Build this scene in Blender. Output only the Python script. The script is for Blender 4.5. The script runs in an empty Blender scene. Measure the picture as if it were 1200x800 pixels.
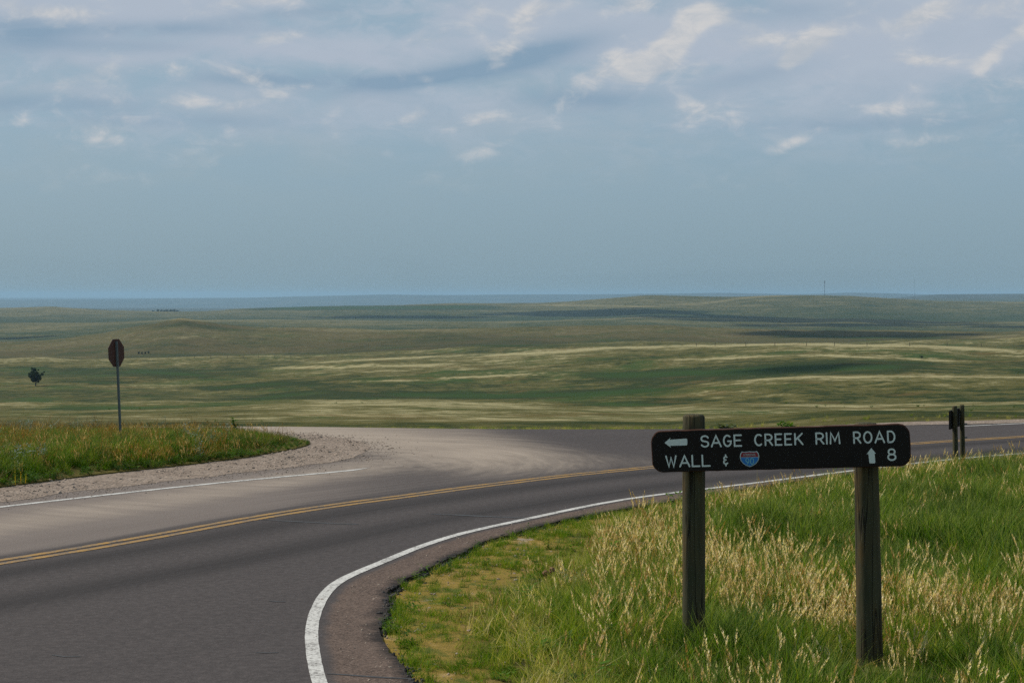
import bpy, bmesh, math, random
import numpy as np
from mathutils import Vector, geometry as mgeo

random.seed(7)
RNG = np.random.default_rng(11)
sc = bpy.context.scene
C = sc.collection

# ------------------------------------------------------------------ camera
F = 2200.0          # focal length in pixels of a 1200 px wide picture
H = 3.2             # eye height above the road
HY = 345.0          # eye level row
cam_d = bpy.data.cameras.new('camera')
cam = bpy.data.objects.new('camera', cam_d)
C.objects.link(cam)
cam_d.sensor_width = 36.0
cam_d.lens = 36.0 * F / 1200.0
cam_d.shift_y = -(400.0 - HY) / 1200.0
cam_d.clip_start = 0.5
cam_d.clip_end = 200000.0
cam.location = (0, 0, H)
cam.rotation_euler = (math.radians(90), 0, 0)
sc.camera = cam

# ------------------------------------------------------------------ sun, sky, exposure
SUN_EL = math.radians(48)
SUN_DIR = Vector((-0.90, 0.44, 0)).normalized() * math.cos(SUN_EL) + Vector((0, 0, math.sin(SUN_EL)))
sun_d = bpy.data.lights.new('sun', 'SUN')
sun_d.energy = 4.6
sun_d.angle = math.radians(0.6)
sun_d.color = (1.0, 0.93, 0.82)
sun = bpy.data.objects.new('sun', sun_d)
C.objects.link(sun)
sun.rotation_euler = (-SUN_DIR).to_track_quat('-Z', 'Y').to_euler()
sun.location = (-30, 20, 60)

sc.view_settings.view_transform = 'Standard'
sc.view_settings.look = 'None'
sc.view_settings.exposure = 0.0
sc.view_settings.gamma = 1.0
sc.cycles.max_bounces = 6
sc.cycles.diffuse_bounces = 3
sc.cycles.transmission_bounces = 3
sc.cycles.volume_bounces = 1
sc.cycles.transparent_max_bounces = 6
sc.cycles.use_denoising = False      # the photograph is grainy too, and the grass keeps its detail
sc.cycles.sample_clamp_indirect = 1.5
sc.cycles.sample_clamp_direct = 4.0
sc.cycles.caustics_reflective = False
sc.cycles.caustics_refractive = False


class NT:
    """Small node-tree writer."""
    def __init__(self, tree):
        self.t = tree
        self.n = tree.nodes
        self.l = tree.links

    def node(self, kind, **kw):
        nd = self.n.new(kind)
        for k, v in kw.items():
            setattr(nd, k, v)
        return nd

    def put(self, sock, v):
        if v is None:
            return
        if isinstance(v, bpy.types.NodeSocket):
            self.l.new(v, sock)
        else:
            if isinstance(v, (tuple, list)) and sock.type == 'RGBA' and len(v) == 3:
                v = (*v, 1)
            sock.default_value = v

    def math(self, op, a, b=None, c=None, clamp=False):
        nd = self.node('ShaderNodeMath', operation=op, use_clamp=clamp)
        self.put(nd.inputs[0], a)
        self.put(nd.inputs[1], b)
        self.put(nd.inputs[2], c)
        return nd.outputs[0]

    def vmath(self, op, a, b=None):
        nd = self.node('ShaderNodeVectorMath', operation=op)
        self.put(nd.inputs[0], a)
        self.put(nd.inputs[1], b)
        return nd.outputs[0]

    def mix(self, fac, a, b, blend='MIX'):
        nd = self.node('ShaderNodeMix', data_type='RGBA', blend_type=blend)
        nd.clamp_factor = True
        self.put(nd.inputs[0], fac)
        self.put(nd.inputs[6], a)
        self.put(nd.inputs[7], b)
        return nd.outputs[2]

    def noise(self, vec, scale=1.0, detail=4.0, rough=0.55, dist=0.0):
        nd = self.node('ShaderNodeTexNoise')
        self.put(nd.inputs['Vector'], vec)
        nd.inputs['Scale'].default_value = scale
        nd.inputs['Detail'].default_value = detail
        nd.inputs['Roughness'].default_value = rough
        nd.inputs['Distortion'].default_value = dist
        return nd.outputs['Fac']

    def step(self, x, lo, hi):
        nd = self.node('ShaderNodeMapRange', interpolation_type='SMOOTHSTEP')
        self.put(nd.inputs[0], x)
        nd.inputs[1].default_value = lo
        nd.inputs[2].default_value = hi
        return nd.outputs[0]

    def attr(self, name, kind='GEOMETRY'):
        nd = self.node('ShaderNodeAttribute', attribute_name=name, attribute_type=kind)
        return nd

    def combine(self, x, y, z):
        nd = self.node('ShaderNodeCombineXYZ')
        self.put(nd.inputs[0], x)
        self.put(nd.inputs[1], y)
        self.put(nd.inputs[2], z)
        return nd.outputs[0]

    def sep(self, v):
        nd = self.node('ShaderNodeSeparateXYZ')
        self.put(nd.inputs[0], v)
        return nd.outputs


# the sky: Nishita air behind a broken grey-blue cloud deck, the same all the way round
wd = bpy.data.worlds.new('World')
sc.world = wd
wd.use_nodes = True
wt = NT(wd.node_tree)
for n in list(wt.n):
    wt.n.remove(n)
SKY_K = 0.1
sky = wt.node('ShaderNodeTexSky', sky_type='NISHITA')
sky.sun_disc = False
sky.sun_elevation = SUN_EL
sky.sun_rotation = math.atan2(SUN_DIR.x, SUN_DIR.y)
sky.air_density = 1.0
sky.dust_density = 2.0
wdir = wt.node('ShaderNodeTexCoord').outputs['Generated']
dx, dy, dz = wt.sep(wdir)
az = wt.math('ARCTAN2', dx, dy)
el = wt.math('ARCSINE', dz)


def K(r, g, b):
    return (r / SKY_K, g / SKY_K, b / SKY_K)


def sky_blob(a0, e0, ra, re, tilt=0.0, p=1.0):
    """0..1 soft ellipse at azimuth/elevation given in picture pixels"""
    A0, E0 = (a0 - 600) / F, (HY - e0) / F
    u = wt.math('SUBTRACT', az, A0)
    v = wt.math('SUBTRACT', el, E0)
    if tilt:
        v = wt.math('SUBTRACT', v, wt.math('MULTIPLY', u, tilt))
    u = wt.math('DIVIDE', u, ra / F)
    v = wt.math('DIVIDE', v, re / F)
    d = wt.math('ADD', wt.math('MULTIPLY', u, u), wt.math('MULTIPLY', v, v))
    return wt.math('MULTIPLY', wt.math('EXPONENT', wt.math('MULTIPLY', d, -1.0)), p)


vs = wt.combine(dx, dy, wt.math('MULTIPLY', dz, 2.6))
n_big = wt.noise(vs, 7.0, 5, 0.5, 0.4)
n_mid = wt.noise(wt.vmath('ADD', vs, (3.1, 1.7, 0.4)), 19.0, 8, 0.6, 0.5)
vs2 = wt.combine(dx, dy, wt.math('MULTIPLY', dz, 1.5))
n_puff = wt.noise(wt.vmath('ADD', vs2, (1.3, 4.2, 2.2)), 30.0, 9, 0.55, 0.3)
high = wt.step(el, 0.055, 0.13)
veil = wt.mix(wt.step(el, 0.0, 0.10), K(0.237, 0.358, 0.436), K(0.272, 0.400, 0.508))
veil = wt.mix(wt.math('MULTIPLY', wt.math('MULTIPLY', wt.step(n_mid, 0.35, 0.7), wt.step(el, 0.03, 0.09)), 0.5), veil, K(0.30, 0.395, 0.455))
base = wt.mix(0.86, sky.outputs[0], veil)
# white cloud tops
lift = wt.math('ADD', sky_blob(90, 8, 200, 45, 0, 0.50), sky_blob(330, 62, 190, 20, 0.03, 0.22))
lift = wt.math('ADD', lift, sky_blob(620, 25, 120, 40, 0, 0.22))
lift = wt.math('ADD', lift, sky_blob(780, 60, 120, 50, 0, 0.22))
lift = wt.math('ADD', lift, sky_blob(700, 150, 420, 40, 0, 0.12))
lift = wt.math('ADD', lift, sky_blob(1060, 50, 240, 65, 0.10, 0.34))
lift = wt.math('ADD', lift, sky_blob(200, 120, 300, 50, 0.0, 0.16))
cov = wt.math('ADD', wt.math('ADD', wt.math('MULTIPLY', n_big, 0.45), wt.math('MULTIPLY', n_mid, 0.62)), lift)
m_white = wt.math('MULTIPLY', wt.step(cov, 0.48, 0.80), high)
base = wt.mix(wt.math('MULTIPLY', m_white, 0.95), base, K(0.425, 0.485, 0.575))
n_fine = wt.noise(wt.vmath('ADD', wt.combine(dx, dy, wt.math('MULTIPLY', dz, 2.2)), (7.3, 2.2, 5.1)), 42.0, 9, 0.62, 0.6)
clump = wt.math('MULTIPLY', wt.step(wt.math('ADD', wt.math('MULTIPLY', n_fine, 0.7), wt.math('MULTIPLY', n_big, 0.35)), 0.46, 0.68), wt.step(el, 0.050, 0.115))
base = wt.mix(wt.math('MULTIPLY', clump, 0.65), base, K(0.43, 0.495, 0.58))
# darker cloud undersides
dark = None
for args in ((350, 96, 120, 9, 0.0, 1.0), (510, 93, 110, 11, 0.14, 1.1), (620, 66, 80, 12, 0.2, 0.7), (40, 50, 60, 24, 0, 0.9), (185, 42, 120, 9, 0.03, 0.8), (330, 22, 90, 7, 0.1, 0.5),
             (690, 118, 75, 12, 0, 0.8), (640, 60, 70, 18, 0.2, 0.5), (60, 130, 110, 11, 0, 0.7), (230, 146, 120, 9, 0, 0.5), (880, 92, 70, 12, 0.2, 0.5), (1010, 150, 160, 9, 0, 0.45), (930, 20, 90, 14, 0, 0.5), (150, 62, 90, 8, 0, 0.5)):
    b_ = sky_blob(*args)
    dark = b_ if dark is None else wt.math('ADD', dark, b_)
dark = wt.math('ADD', dark, wt.math('MULTIPLY', wt.step(n_big, 0.55, 0.75), wt.math('MULTIPLY', high, 0.3)))
dark = wt.math('MULTIPLY', dark, wt.step(n_mid, 0.25, 0.55), clamp=True)
base = wt.mix(wt.math('MULTIPLY', dark, 0.85), base, K(0.220, 0.335, 0.455))
# sunlit cumulus heads
cum = None
for args in ((830, 22, 36, 12, -0.1, 0.42), (800, 40, 30, 18, 0.9, 0.42), (778, 64, 42, 18, 0.7, 0.38), (745, 80, 44, 14, 0.2, 0.20), (700, 78, 30, 20, 0.6, 0.16),
             (893, 50, 34, 12, 0.0, 0.27), (930, 70, 30, 15, 0.7, 0.34), (960, 46, 44, 16, 0.5, 0.25), (1075, 26, 34, 12, 0.4, 0.36), (1130, 24, 60, 16, 0.1, 0.27), (1195, 48, 22, 12, 0.2, 0.36),
             (1150, 78, 24, 12, 0.8, 0.24), (1065, 78, 30, 8, 0.0, 0.22), (1020, 45, 60, 14, 0.1, 0.14), (832, 128, 34, 14, 0.0, 0.15), (930, 168, 34, 9, 0.5, 0.20), (1075, 170, 50, 8, 0.1, 0.16), (1050, 132, 50, 9, 0.0, 0.14), (1170, 110, 60, 12, 0.1, 0.14),
             (610, 35, 34, 22, 0.9, 0.20), (640, 12, 40, 9, 0.2, 0.16), (740, 12, 40, 9, 0.1, 0.18), (20, 18, 44, 14, -0.1, 0.22), (85, 28, 36, 12, 0.0, 0.22), (310, 6, 60, 9, 0.1, 0.18), (240, 22, 50, 12, 0.2, 0.13), (345, 46, 44, 10, 0.1, 0.20), (255, 55, 60, 9, 0.1, 0.13),
             (515, 42, 44, 16, 0.4, 0.16), (235, 124, 34, 9, 0.0, 0.19), (305, 120, 50, 8, 0.3, 0.16), (205, 88, 46, 9, 0.0, 0.13), (110, 98, 60, 12, 0.2, 0.13), (25, 152, 40, 9, 0.2, 0.17), (110, 168, 60, 8, 0.0, 0.13), (410, 124, 50, 16, 0.4, 0.14), (480, 140, 34, 9, 0.3, 0.16), (570, 140, 34, 10, 0.0, 0.17), (560, 180, 60, 10, 0.4, 0.14)):
    b_ = sky_blob(*args)
    cum = b_ if cum is None else wt.math('ADD', cum, b_)
cn = wt.math('ADD', wt.math('MULTIPLY', n_puff, 0.75), wt.math('MULTIPLY', n_fine, 0.35))
cm = wt.step(wt.math('ADD', cum, cn), 0.60, 0.88)
cm = wt.math('MULTIPLY', cm, wt.step(el, 0.045, 0.09))
ccol = wt.mix(wt.step(wt.math('ADD', wt.math('MULTIPLY', n_fine, 0.6), wt.math('MULTIPLY', n_mid, 0.4)), 0.38, 0.62), K(0.45, 0.495, 0.55), K(0.64, 0.63, 0.625))
base = wt.mix(wt.math('MULTIPLY', cm, 0.88), base, ccol)
bg = wt.node('ShaderNodeBackground')
wt.put(bg.inputs['Color'], base)
bg.inputs['Strength'].default_value = SKY_K
out = wt.node('ShaderNodeOutputWorld')
wt.l.new(bg.outputs[0], out.inputs['Surface'])


# ------------------------------------------------------------------ numeric helpers
def sstep(x, a, b):
    t = np.clip((x - a) / (b - a), 0, 1)
    return t * t * (3 - 2 * t)


_PERM = np.random.default_rng(5).random((256, 256))


def vnoise(x, y):
    """value noise, 0..1"""
    x = np.asarray(x, float); y = np.asarray(y, float)
    xi = np.floor(x).astype(int); yi = np.floor(y).astype(int)
    fx = x - xi; fy = y - yi
    fx = fx * fx * (3 - 2 * fx); fy = fy * fy * (3 - 2 * fy)
    g = lambda a, b: _PERM[a & 255, b & 255]
    return (g(xi, yi) * (1 - fx) + g(xi + 1, yi) * fx) * (1 - fy) + (g(xi, yi + 1) * (1 - fx) + g(xi + 1, yi + 1) * fx) * fy


def fbm(x, y, o=4):
    s = 0; a = 0.5; t = 0
    for i in range(o):
        s = s + a * vnoise(x * 2 ** i + 17.3 * i, y * 2 ** i + 9.1 * i); t += a; a *= 0.55
    return s / t


def road_z(X, Y):
    """the road is level here and dips over the rim at the far left"""
    X = np.asarray(X, float); Y = np.asarray(Y, float)
    return -0.004 * np.clip(Y - 42, 0, 12) ** 2 * (1 - sstep(X, 4.0, 11.0))


def G(px, py, z=None):
    """where a ray through a picture point meets the road level"""
    zz = 0.0 if z is None else z
    for _ in range(6):
        Y = F * (H - zz) / (py - HY)
        X = (px - 600) / F * Y
        if z is None:
            zz = float(road_z(X, Y))
    return X, Y


def P(X, Y, Z):
    """picture point of a place"""
    return 600 + F * X / Y, HY + F * (H - Z) / Y


def curve(pts, step=0.1, soft=6):
    """Catmull-Rom through road-level points, resampled evenly"""
    g = np.array([G(*p) for p in pts])
    g = np.vstack([2 * g[0] - g[1], g, 2 * g[-1] - g[-2]])
    out = []
    for i in range(1, len(g) - 2):
        p0, p1, p2, p3 = g[i - 1], g[i], g[i + 1], g[i + 2]
        t0 = 0; t1 = t0 + np.linalg.norm(p1 - p0) ** .5; t2 = t1 + np.linalg.norm(p2 - p1) ** .5; t3 = t2 + np.linalg.norm(p3 - p2) ** .5
        for t in np.linspace(t1, t2, 24, endpoint=False):
            A1 = (t1 - t) / (t1 - t0) * p0 + (t - t0) / (t1 - t0) * p1
            A2 = (t2 - t) / (t2 - t1) * p1 + (t - t1) / (t2 - t1) * p2
            A3 = (t3 - t) / (t3 - t2) * p2 + (t - t2) / (t3 - t2) * p3
            B1 = (t2 - t) / (t2 - t0) * A1 + (t - t0) / (t2 - t0) * A2
            B2 = (t3 - t) / (t3 - t1) * A2 + (t - t1) / (t3 - t1) * A3
            out.append((t2 - t) / (t2 - t1) * B1 + (t - t1) / (t2 - t1) * B2)
    out.append(g[-2])
    out = np.array(out)
    # smooth a little, then resample
    for _ in range(soft):
        out[1:-1] = 0.25 * out[:-2] + 0.5 * out[1:-1] + 0.25 * out[2:]
    s = np.r_[0, np.cumsum(np.linalg.norm(np.diff(out, axis=0), axis=1))]
    n = max(2, int(s[-1] / step))
    q = np.linspace(0, s[-1], n + 1)
    return np.c_[np.interp(q, s, out[:, 0]), np.interp(q, s, out[:, 1])]


def normals(c):
    t = np.gradient(c, axis=0)
    t /= np.linalg.norm(t, axis=1)[:, None]
    return np.c_[-t[:, 1], t[:, 0]]          # left-hand side


def dist_to(c, X, Y):
    """signed distance (left positive) and length along, to a polyline"""
    pts = np.c_[np.ravel(X), np.ravel(Y)]
    nn = normals(c)
    s = np.r_[0, np.cumsum(np.linalg.norm(np.diff(c, axis=0), axis=1))]
    d = np.empty(len(pts)); a = np.empty(len(pts))
    for i in range(0, len(pts), 4000):
        q = pts[i:i + 4000]
        d2 = ((q[:, None, :] - c[None, :, :]) ** 2).sum(2)
        k = d2.argmin(1)
        v = q - c[k]
        sg = np.sign((v * nn[k]).sum(1)); sg[sg == 0] = 1
        d[i:i + 4000] = np.sqrt(d2[np.arange(len(q)), k]) * sg
        a[i:i + 4000] = s[k]
    return d.reshape(np.shape(X)), a.reshape(np.shape(X))


def inside(poly, X, Y):
    X = np.ravel(X); Y = np.ravel(Y)
    r = np.zeros(len(X), bool)
    x0, y0 = poly[-1]
    for x1, y1 in poly:
        c = ((y1 > Y) != (y0 > Y))
        with np.errstate(divide='ignore', invalid='ignore'):
            xs = (x0 - x1) * (Y - y1) / (y0 - y1 + 1e-12) + x1
        r ^= c & (X < xs)
        x0, y0 = x1, y1
    return r


# ------------------------------------------------------------------ object helpers
def mesh_obj(name, verts, faces, mat, parent=None, smooth=False, attrs=None, link=True):
    me = bpy.data.meshes.new(name)
    me.from_pydata([tuple(v) for v in verts], [], [tuple(f) for f in faces])
    me.update()
    if smooth:
        me.polygons.foreach_set('use_smooth', [True] * len(me.polygons))
    for k, v in (attrs or {}).items():
        v = np.asarray(v, np.float32)
        if v.ndim == 1:
            a = me.attributes.new(k, 'FLOAT', 'POINT'); a.data.foreach_set('value', v)
        else:
            a = me.attributes.new(k, 'FLOAT_VECTOR', 'POINT'); a.data.foreach_set('vector', v.ravel())
    if mat:
        for m in (mat if isinstance(mat, (list, tuple)) else [mat]):
            me.materials.append(m)
    o = bpy.data.objects.new(name, me)
    if link:
        C.objects.link(o)
    if parent:
        o.parent = parent
    return o


def bm_obj(name, bm, mat, parent=None, smooth=False):
    me = bpy.data.meshes.new(name)
    bmesh.ops.recalc_face_normals(bm, faces=bm.faces)
    bm.to_mesh(me); bm.free()
    if smooth:
        me.polygons.foreach_set('use_smooth', [True] * len(me.polygons))
    if mat:
        for m in (mat if isinstance(mat, (list, tuple)) else [mat]):
            me.materials.append(m)
    o = bpy.data.objects.new(name, me)
    C.objects.link(o)
    if parent:
        o.parent = parent
    return o


def empty(name, loc, label, cat, group=None):
    o = bpy.data.objects.new(name, None)
    o.empty_display_size = 0.1
    C.objects.link(o)
    o.location = loc
    tag(o, label, cat, group)
    return o


def tag(o, label, cat, group=None):
    o['label'] = label; o['category'] = cat
    if group:
        o['group'] = group


def structure(o):
    o['kind'] = 'structure'
    return o


def stuff(o):
    o['kind'] = 'stuff'
    return o


def copy_tree(o, parent=None):
    c = o.copy()
    C.objects.link(c)
    if parent:
        c.parent = parent
    for ch in list(o.children):
        copy_tree(ch, c)
    return c


def new_mat(name):
    m = bpy.data.materials.new(name)
    m.use_nodes = True
    t = NT(m.node_tree)
    for n in list(t.n):
        t.n.remove(n)
    o = t.node('ShaderNodeOutputMaterial')
    b = t.node('ShaderNodeBsdfPrincipled')
    t.l.new(b.outputs[0], o.inputs['Surface'])
    return m, t, b, o


def bump(t, b, h, strength=0.4, dist=0.02):
    n = t.node('ShaderNodeBump')
    n.inputs['Strength'].default_value = strength
    n.inputs['Distance'].default_value = dist
    t.put(n.inputs['Height'], h)
    t.l.new(n.outputs[0], b.inputs['Normal'])


def simple_mat(name, col, rough=0.7, var=0.25, scale=8.0, spec=0.3, metal=0.0, bmp=0.2):
    m, t, b, _ = new_mat(name)
    p = t.node('ShaderNodeTexCoord').outputs['Object']
    n = t.noise(p, scale, 6, 0.6)
    c = t.mix(n, tuple(x * (1 - var) for x in col), tuple(min(1, x * (1 + var)) for x in col))
    t.put(b.inputs['Base Color'], c)
    b.inputs['Roughness'].default_value = rough
    b.inputs['Specular IOR Level'].default_value = spec
    b.inputs['Metallic'].default_value = metal
    if bmp:
        bump(t, b, n, bmp, 0.01)
    return m


def geo_pos(t):
    return t.node('ShaderNodeNewGeometry').outputs['Position']


# ------------------------------------------------------------------ curves of the place
WHITE_R = curve([(388, 835), (374, 800), (367, 768), (364.5, 740), (368.5, 720), (377.5, 700), (396, 680), (440, 662), (470, 649), (500, 637.5), (540, 625),
                 (580, 616), (620, 607.5), (680, 594.5), (720, 587), (760, 581), (800, 576), (900, 564), (980, 553.5), (1105, 539), (1150, 535), (1200, 531), (1330, 522)], soft=220)
EDGE_R = curve([(530, 850), (490, 800), (470, 775), (455, 758), (448, 746), (447, 733), (450, 715), (456, 700), (464, 688), (476, 678), (510, 664), (528, 653),
                (554, 641.5), (580, 631), (606, 622.5), (640, 613.5), (680, 605), (720, 598), (760, 591), (800, 584.5), (900, 568.5), (1000, 555), (1070, 546), (1200, 535), (1330, 526)], 0.06)
YELLOW = curve([(-260, 700), (-150, 682), (0, 658.5), (100, 642.5), (200, 625), (300, 606.5), (400, 591), (470, 582), (550, 571), (600, 565), (670, 556.5), (763, 547.5), (900, 534.5),
                (1000, 525.5), (1085, 518.5), (1200, 511.5), (1340, 503)], soft=120)
WHITE_L = curve([(-220, 621), (-110, 607.5), (0, 594), (100, 582.5), (200, 571.5), (300, 561.5), (370, 555), (412, 551)])
WHITE_FAR = curve([(1128, 499.3), (1200, 496), (1340, 490)])
GRAVEL_EDGE = curve([(-300, 624), (-150, 606), (0, 588), (100, 575.5), (200, 563.5), (300, 552), (360, 545.5), (405, 538), (428, 530), (430, 522), (405, 514.5), (350, 509), (290, 506), (200, 504.6), (0, 505), (-300, 507)], 0.12)
ISLAND = curve([(-260, 602), (-120, 588), (0, 573), (100, 560), (200, 548.5), (290, 537.5), (340, 529.5), (360, 523.5), (357, 518), (330, 512.8), (290, 509.3), (240, 507.3), (100, 507), (-260, 509)], 0.12)
FAR_EDGE = curve([(-320, 500.5), (0, 500), (200, 499.3), (280, 499.2), (400, 500.2), (560, 502.3), (760, 502.6), (900, 501), (1060, 498), (1200, 495), (1340, 489.5)], 0.2)


# ------------------------------------------------------------------ terrain
# picture rows of crests and troughs, from the rim of the road to the far hills
KP = np.array([-300, 0, 60, 120, 170, 212, 250, 300, 380, 450, 520, 600, 650, 700, 760, 850, 930, 1000, 1100, 1200, 1500], float)


def row(d):
    xs = sorted(d)
    return np.interp(KP, xs, [d[x] for x in xs])


KN = []   # (distance, row over KP, crest 1 / trough 0)


def crest(D, d, trough=None):
    r = row(d)
    KN.append((D, r, 1.0))
    if trough:
        KN.append((trough[0], r + trough[1], 0.0))


NEAR = lambda X, Y: -0.16 + road_z(X, Y)
KN.append((78.0, np.full(len(KP), 506.0), 0.8))
crest(150, {0: 495, 600: 496, 1200: 492}, None)
crest(250, {-300: 480, 0: 482, 200: 479, 350: 472, 500: 470.5, 640: 475, 760: 477, 850: 473, 1000: 474, 1200: 470}, (320, 2.0))
crest(395, {-300: 470, 0: 470, 200: 468, 400: 466, 600: 468, 700: 462, 760: 457, 850: 448, 930: 442.5, 1000: 440, 1100: 438.5, 1200: 440}, (480, 7))
crest(760, {-300: 442, 0: 441, 120: 438, 200: 436, 300: 432, 400: 425, 520: 419, 640: 414, 760: 409.5, 850: 405.5, 930: 402.5, 1000: 402, 1100: 404, 1200: 409}, (930, 3))
crest(1080, {-300: 424, 0: 421, 200: 418, 300: 419, 450: 412, 600: 405, 760: 401, 850: 402.5, 930: 402.5, 1000: 402, 1060: 401, 1100: 399, 1200: 394}, (1250, 3))
crest(1750, {-300: 404, 0: 401, 60: 397, 120: 390, 170: 381, 200: 374.0, 212: 372.4, 226: 373.4, 250: 378.6, 300: 383.5, 380: 384.3, 450: 385, 520: 384.8, 600: 383.5, 700: 382, 760: 382.3, 850: 385, 930: 386.5, 1000: 387, 1100: 388, 1200: 389}, (2300, 6))
crest(3400, {-300: 377, 0: 378, 120: 377, 250: 374, 380: 375, 520: 377, 650: 375, 760: 371, 850: 373, 1000: 373, 1100: 377, 1200: 376}, (3900, 0.6))
crest(5300, {-300: 361, 0: 361, 60: 358.8, 120: 363.2, 170: 364.2, 212: 365, 250: 364.5, 300: 361, 380: 358.3, 450: 357.5, 520: 356, 600: 356, 650: 354, 700: 350.5, 760: 346, 800: 346.2, 850: 348, 930: 346.5, 1000: 347.5, 1100: 353, 1200: 353.5, 1500: 353}, (7200, 8))
crest(12500, {-300: 360, 700: 362, 930: 358, 1010: 352, 1040: 345.6, 1100: 344.7, 1200: 344, 1500: 345}, (15500, 10))
crest(21000, {-300: 353, 0: 352, 120: 351, 300: 348.5, 380: 346.5, 450: 345.2, 520: 345.8, 600: 345.2, 700: 344.6, 850: 343.2, 900: 344.6, 985: 345.6, 998: 342.6, 1024: 342.4, 1036: 345.2, 1200: 345.5}, None)
KN.append((30000, np.full(len(KP), 350.0), 0.0))
KN.append((45000, np.full(len(KP), 349.0), 0.0))
KD = np.log(np.array([k[0] for k in KN]))
KR = np.array([k[1] for k in KN])
KC = np.array([k[2] for k in KN])
# rows refined over a fine px axis, smoothed
PXF = np.arange(-300, 1501, 4.0)


def _rows():
    R = np.array([np.interp(PXF, KP, r) for r in KR])
    k = np.array([1, 2, 3, 2, 1.0]); k /= k.sum()
    for _ in range(1):
        Rp = np.pad(R, ((0, 0), (2, 2)), mode='edge')
        R = sum(k[j] * Rp[:, j:j + R.shape[1]] for j in range(5))
    return R


RF = _rows()


def terrain_z(X, Y):
    """height of the land, and how near a crest it lies"""
    X = np.asarray(X, float); Y = np.asarray(Y, float)
    D = np.hypot(X, Y)
    a = np.arctan2(X, Y)
    px = np.clip(600 + F * np.tan(np.clip(a, -0.5, 0.5)), -300, 1500)
    L = np.log(np.maximum(D, 50.0))
    k = np.clip(np.searchsorted(KD, L, side='right') - 1, 0, len(KD) - 2)
    t = np.clip((L - KD[k]) / (KD[k + 1] - KD[k]), 0, 1)
    ts = t * t * (3 - 2 * t) * 0.6 + t * 0.4
    pi = np.clip((px - PXF[0]) / 4.0, 0, len(PXF) - 1.001)
    i0 = pi.astype(int); f = pi - i0
    r0 = RF[k, i0] * (1 - f) + RF[k, i0 + 1] * f
    r1 = RF[k + 1, i0] * (1 - f) + RF[k + 1, i0 + 1] * f
    r = r0 + (r1 - r0) * ts
    cr = KC[k] + (KC[k + 1] - KC[k]) * ts
    # small swells on the slopes
    amp = np.where(D < 2000, 4.4, 2.0) * sstep(D, 110, 300) * (1 - sstep(D, 4500, 9000)) + 0.75 * sstep(D, 10000, 20000)
    w = fbm(px / 130.0 + L * 3.0, L * 9.0, 4) - 0.5
    r = r + 2 * amp * w
    z = H - D * np.cos(np.clip(a, -0.5, 0.5)) * (r - HY) / F
    zn = NEAR(X, Y)
    b = sstep(D, 50.0, 78.0)
    z = zn * (1 - b) + z * b
    z = np.where(D < 50, zn, z)
    return z, cr, w


def ground_hit(px, py, dmin=60.0, dmax=40000.0):
    """first place along a picture ray where the land meets it"""
    Ys = np.exp(np.linspace(math.log(dmin), math.log(dmax), 4000))
    Xs = (px - 600) / F * Ys
    zs = terrain_z(Xs, Ys)[0]
    ray = H - (py - HY) / F * Ys
    k = np.argmax(zs >= ray)
    return float(Xs[k]), float(Ys[k]), float(zs[k])


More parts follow.
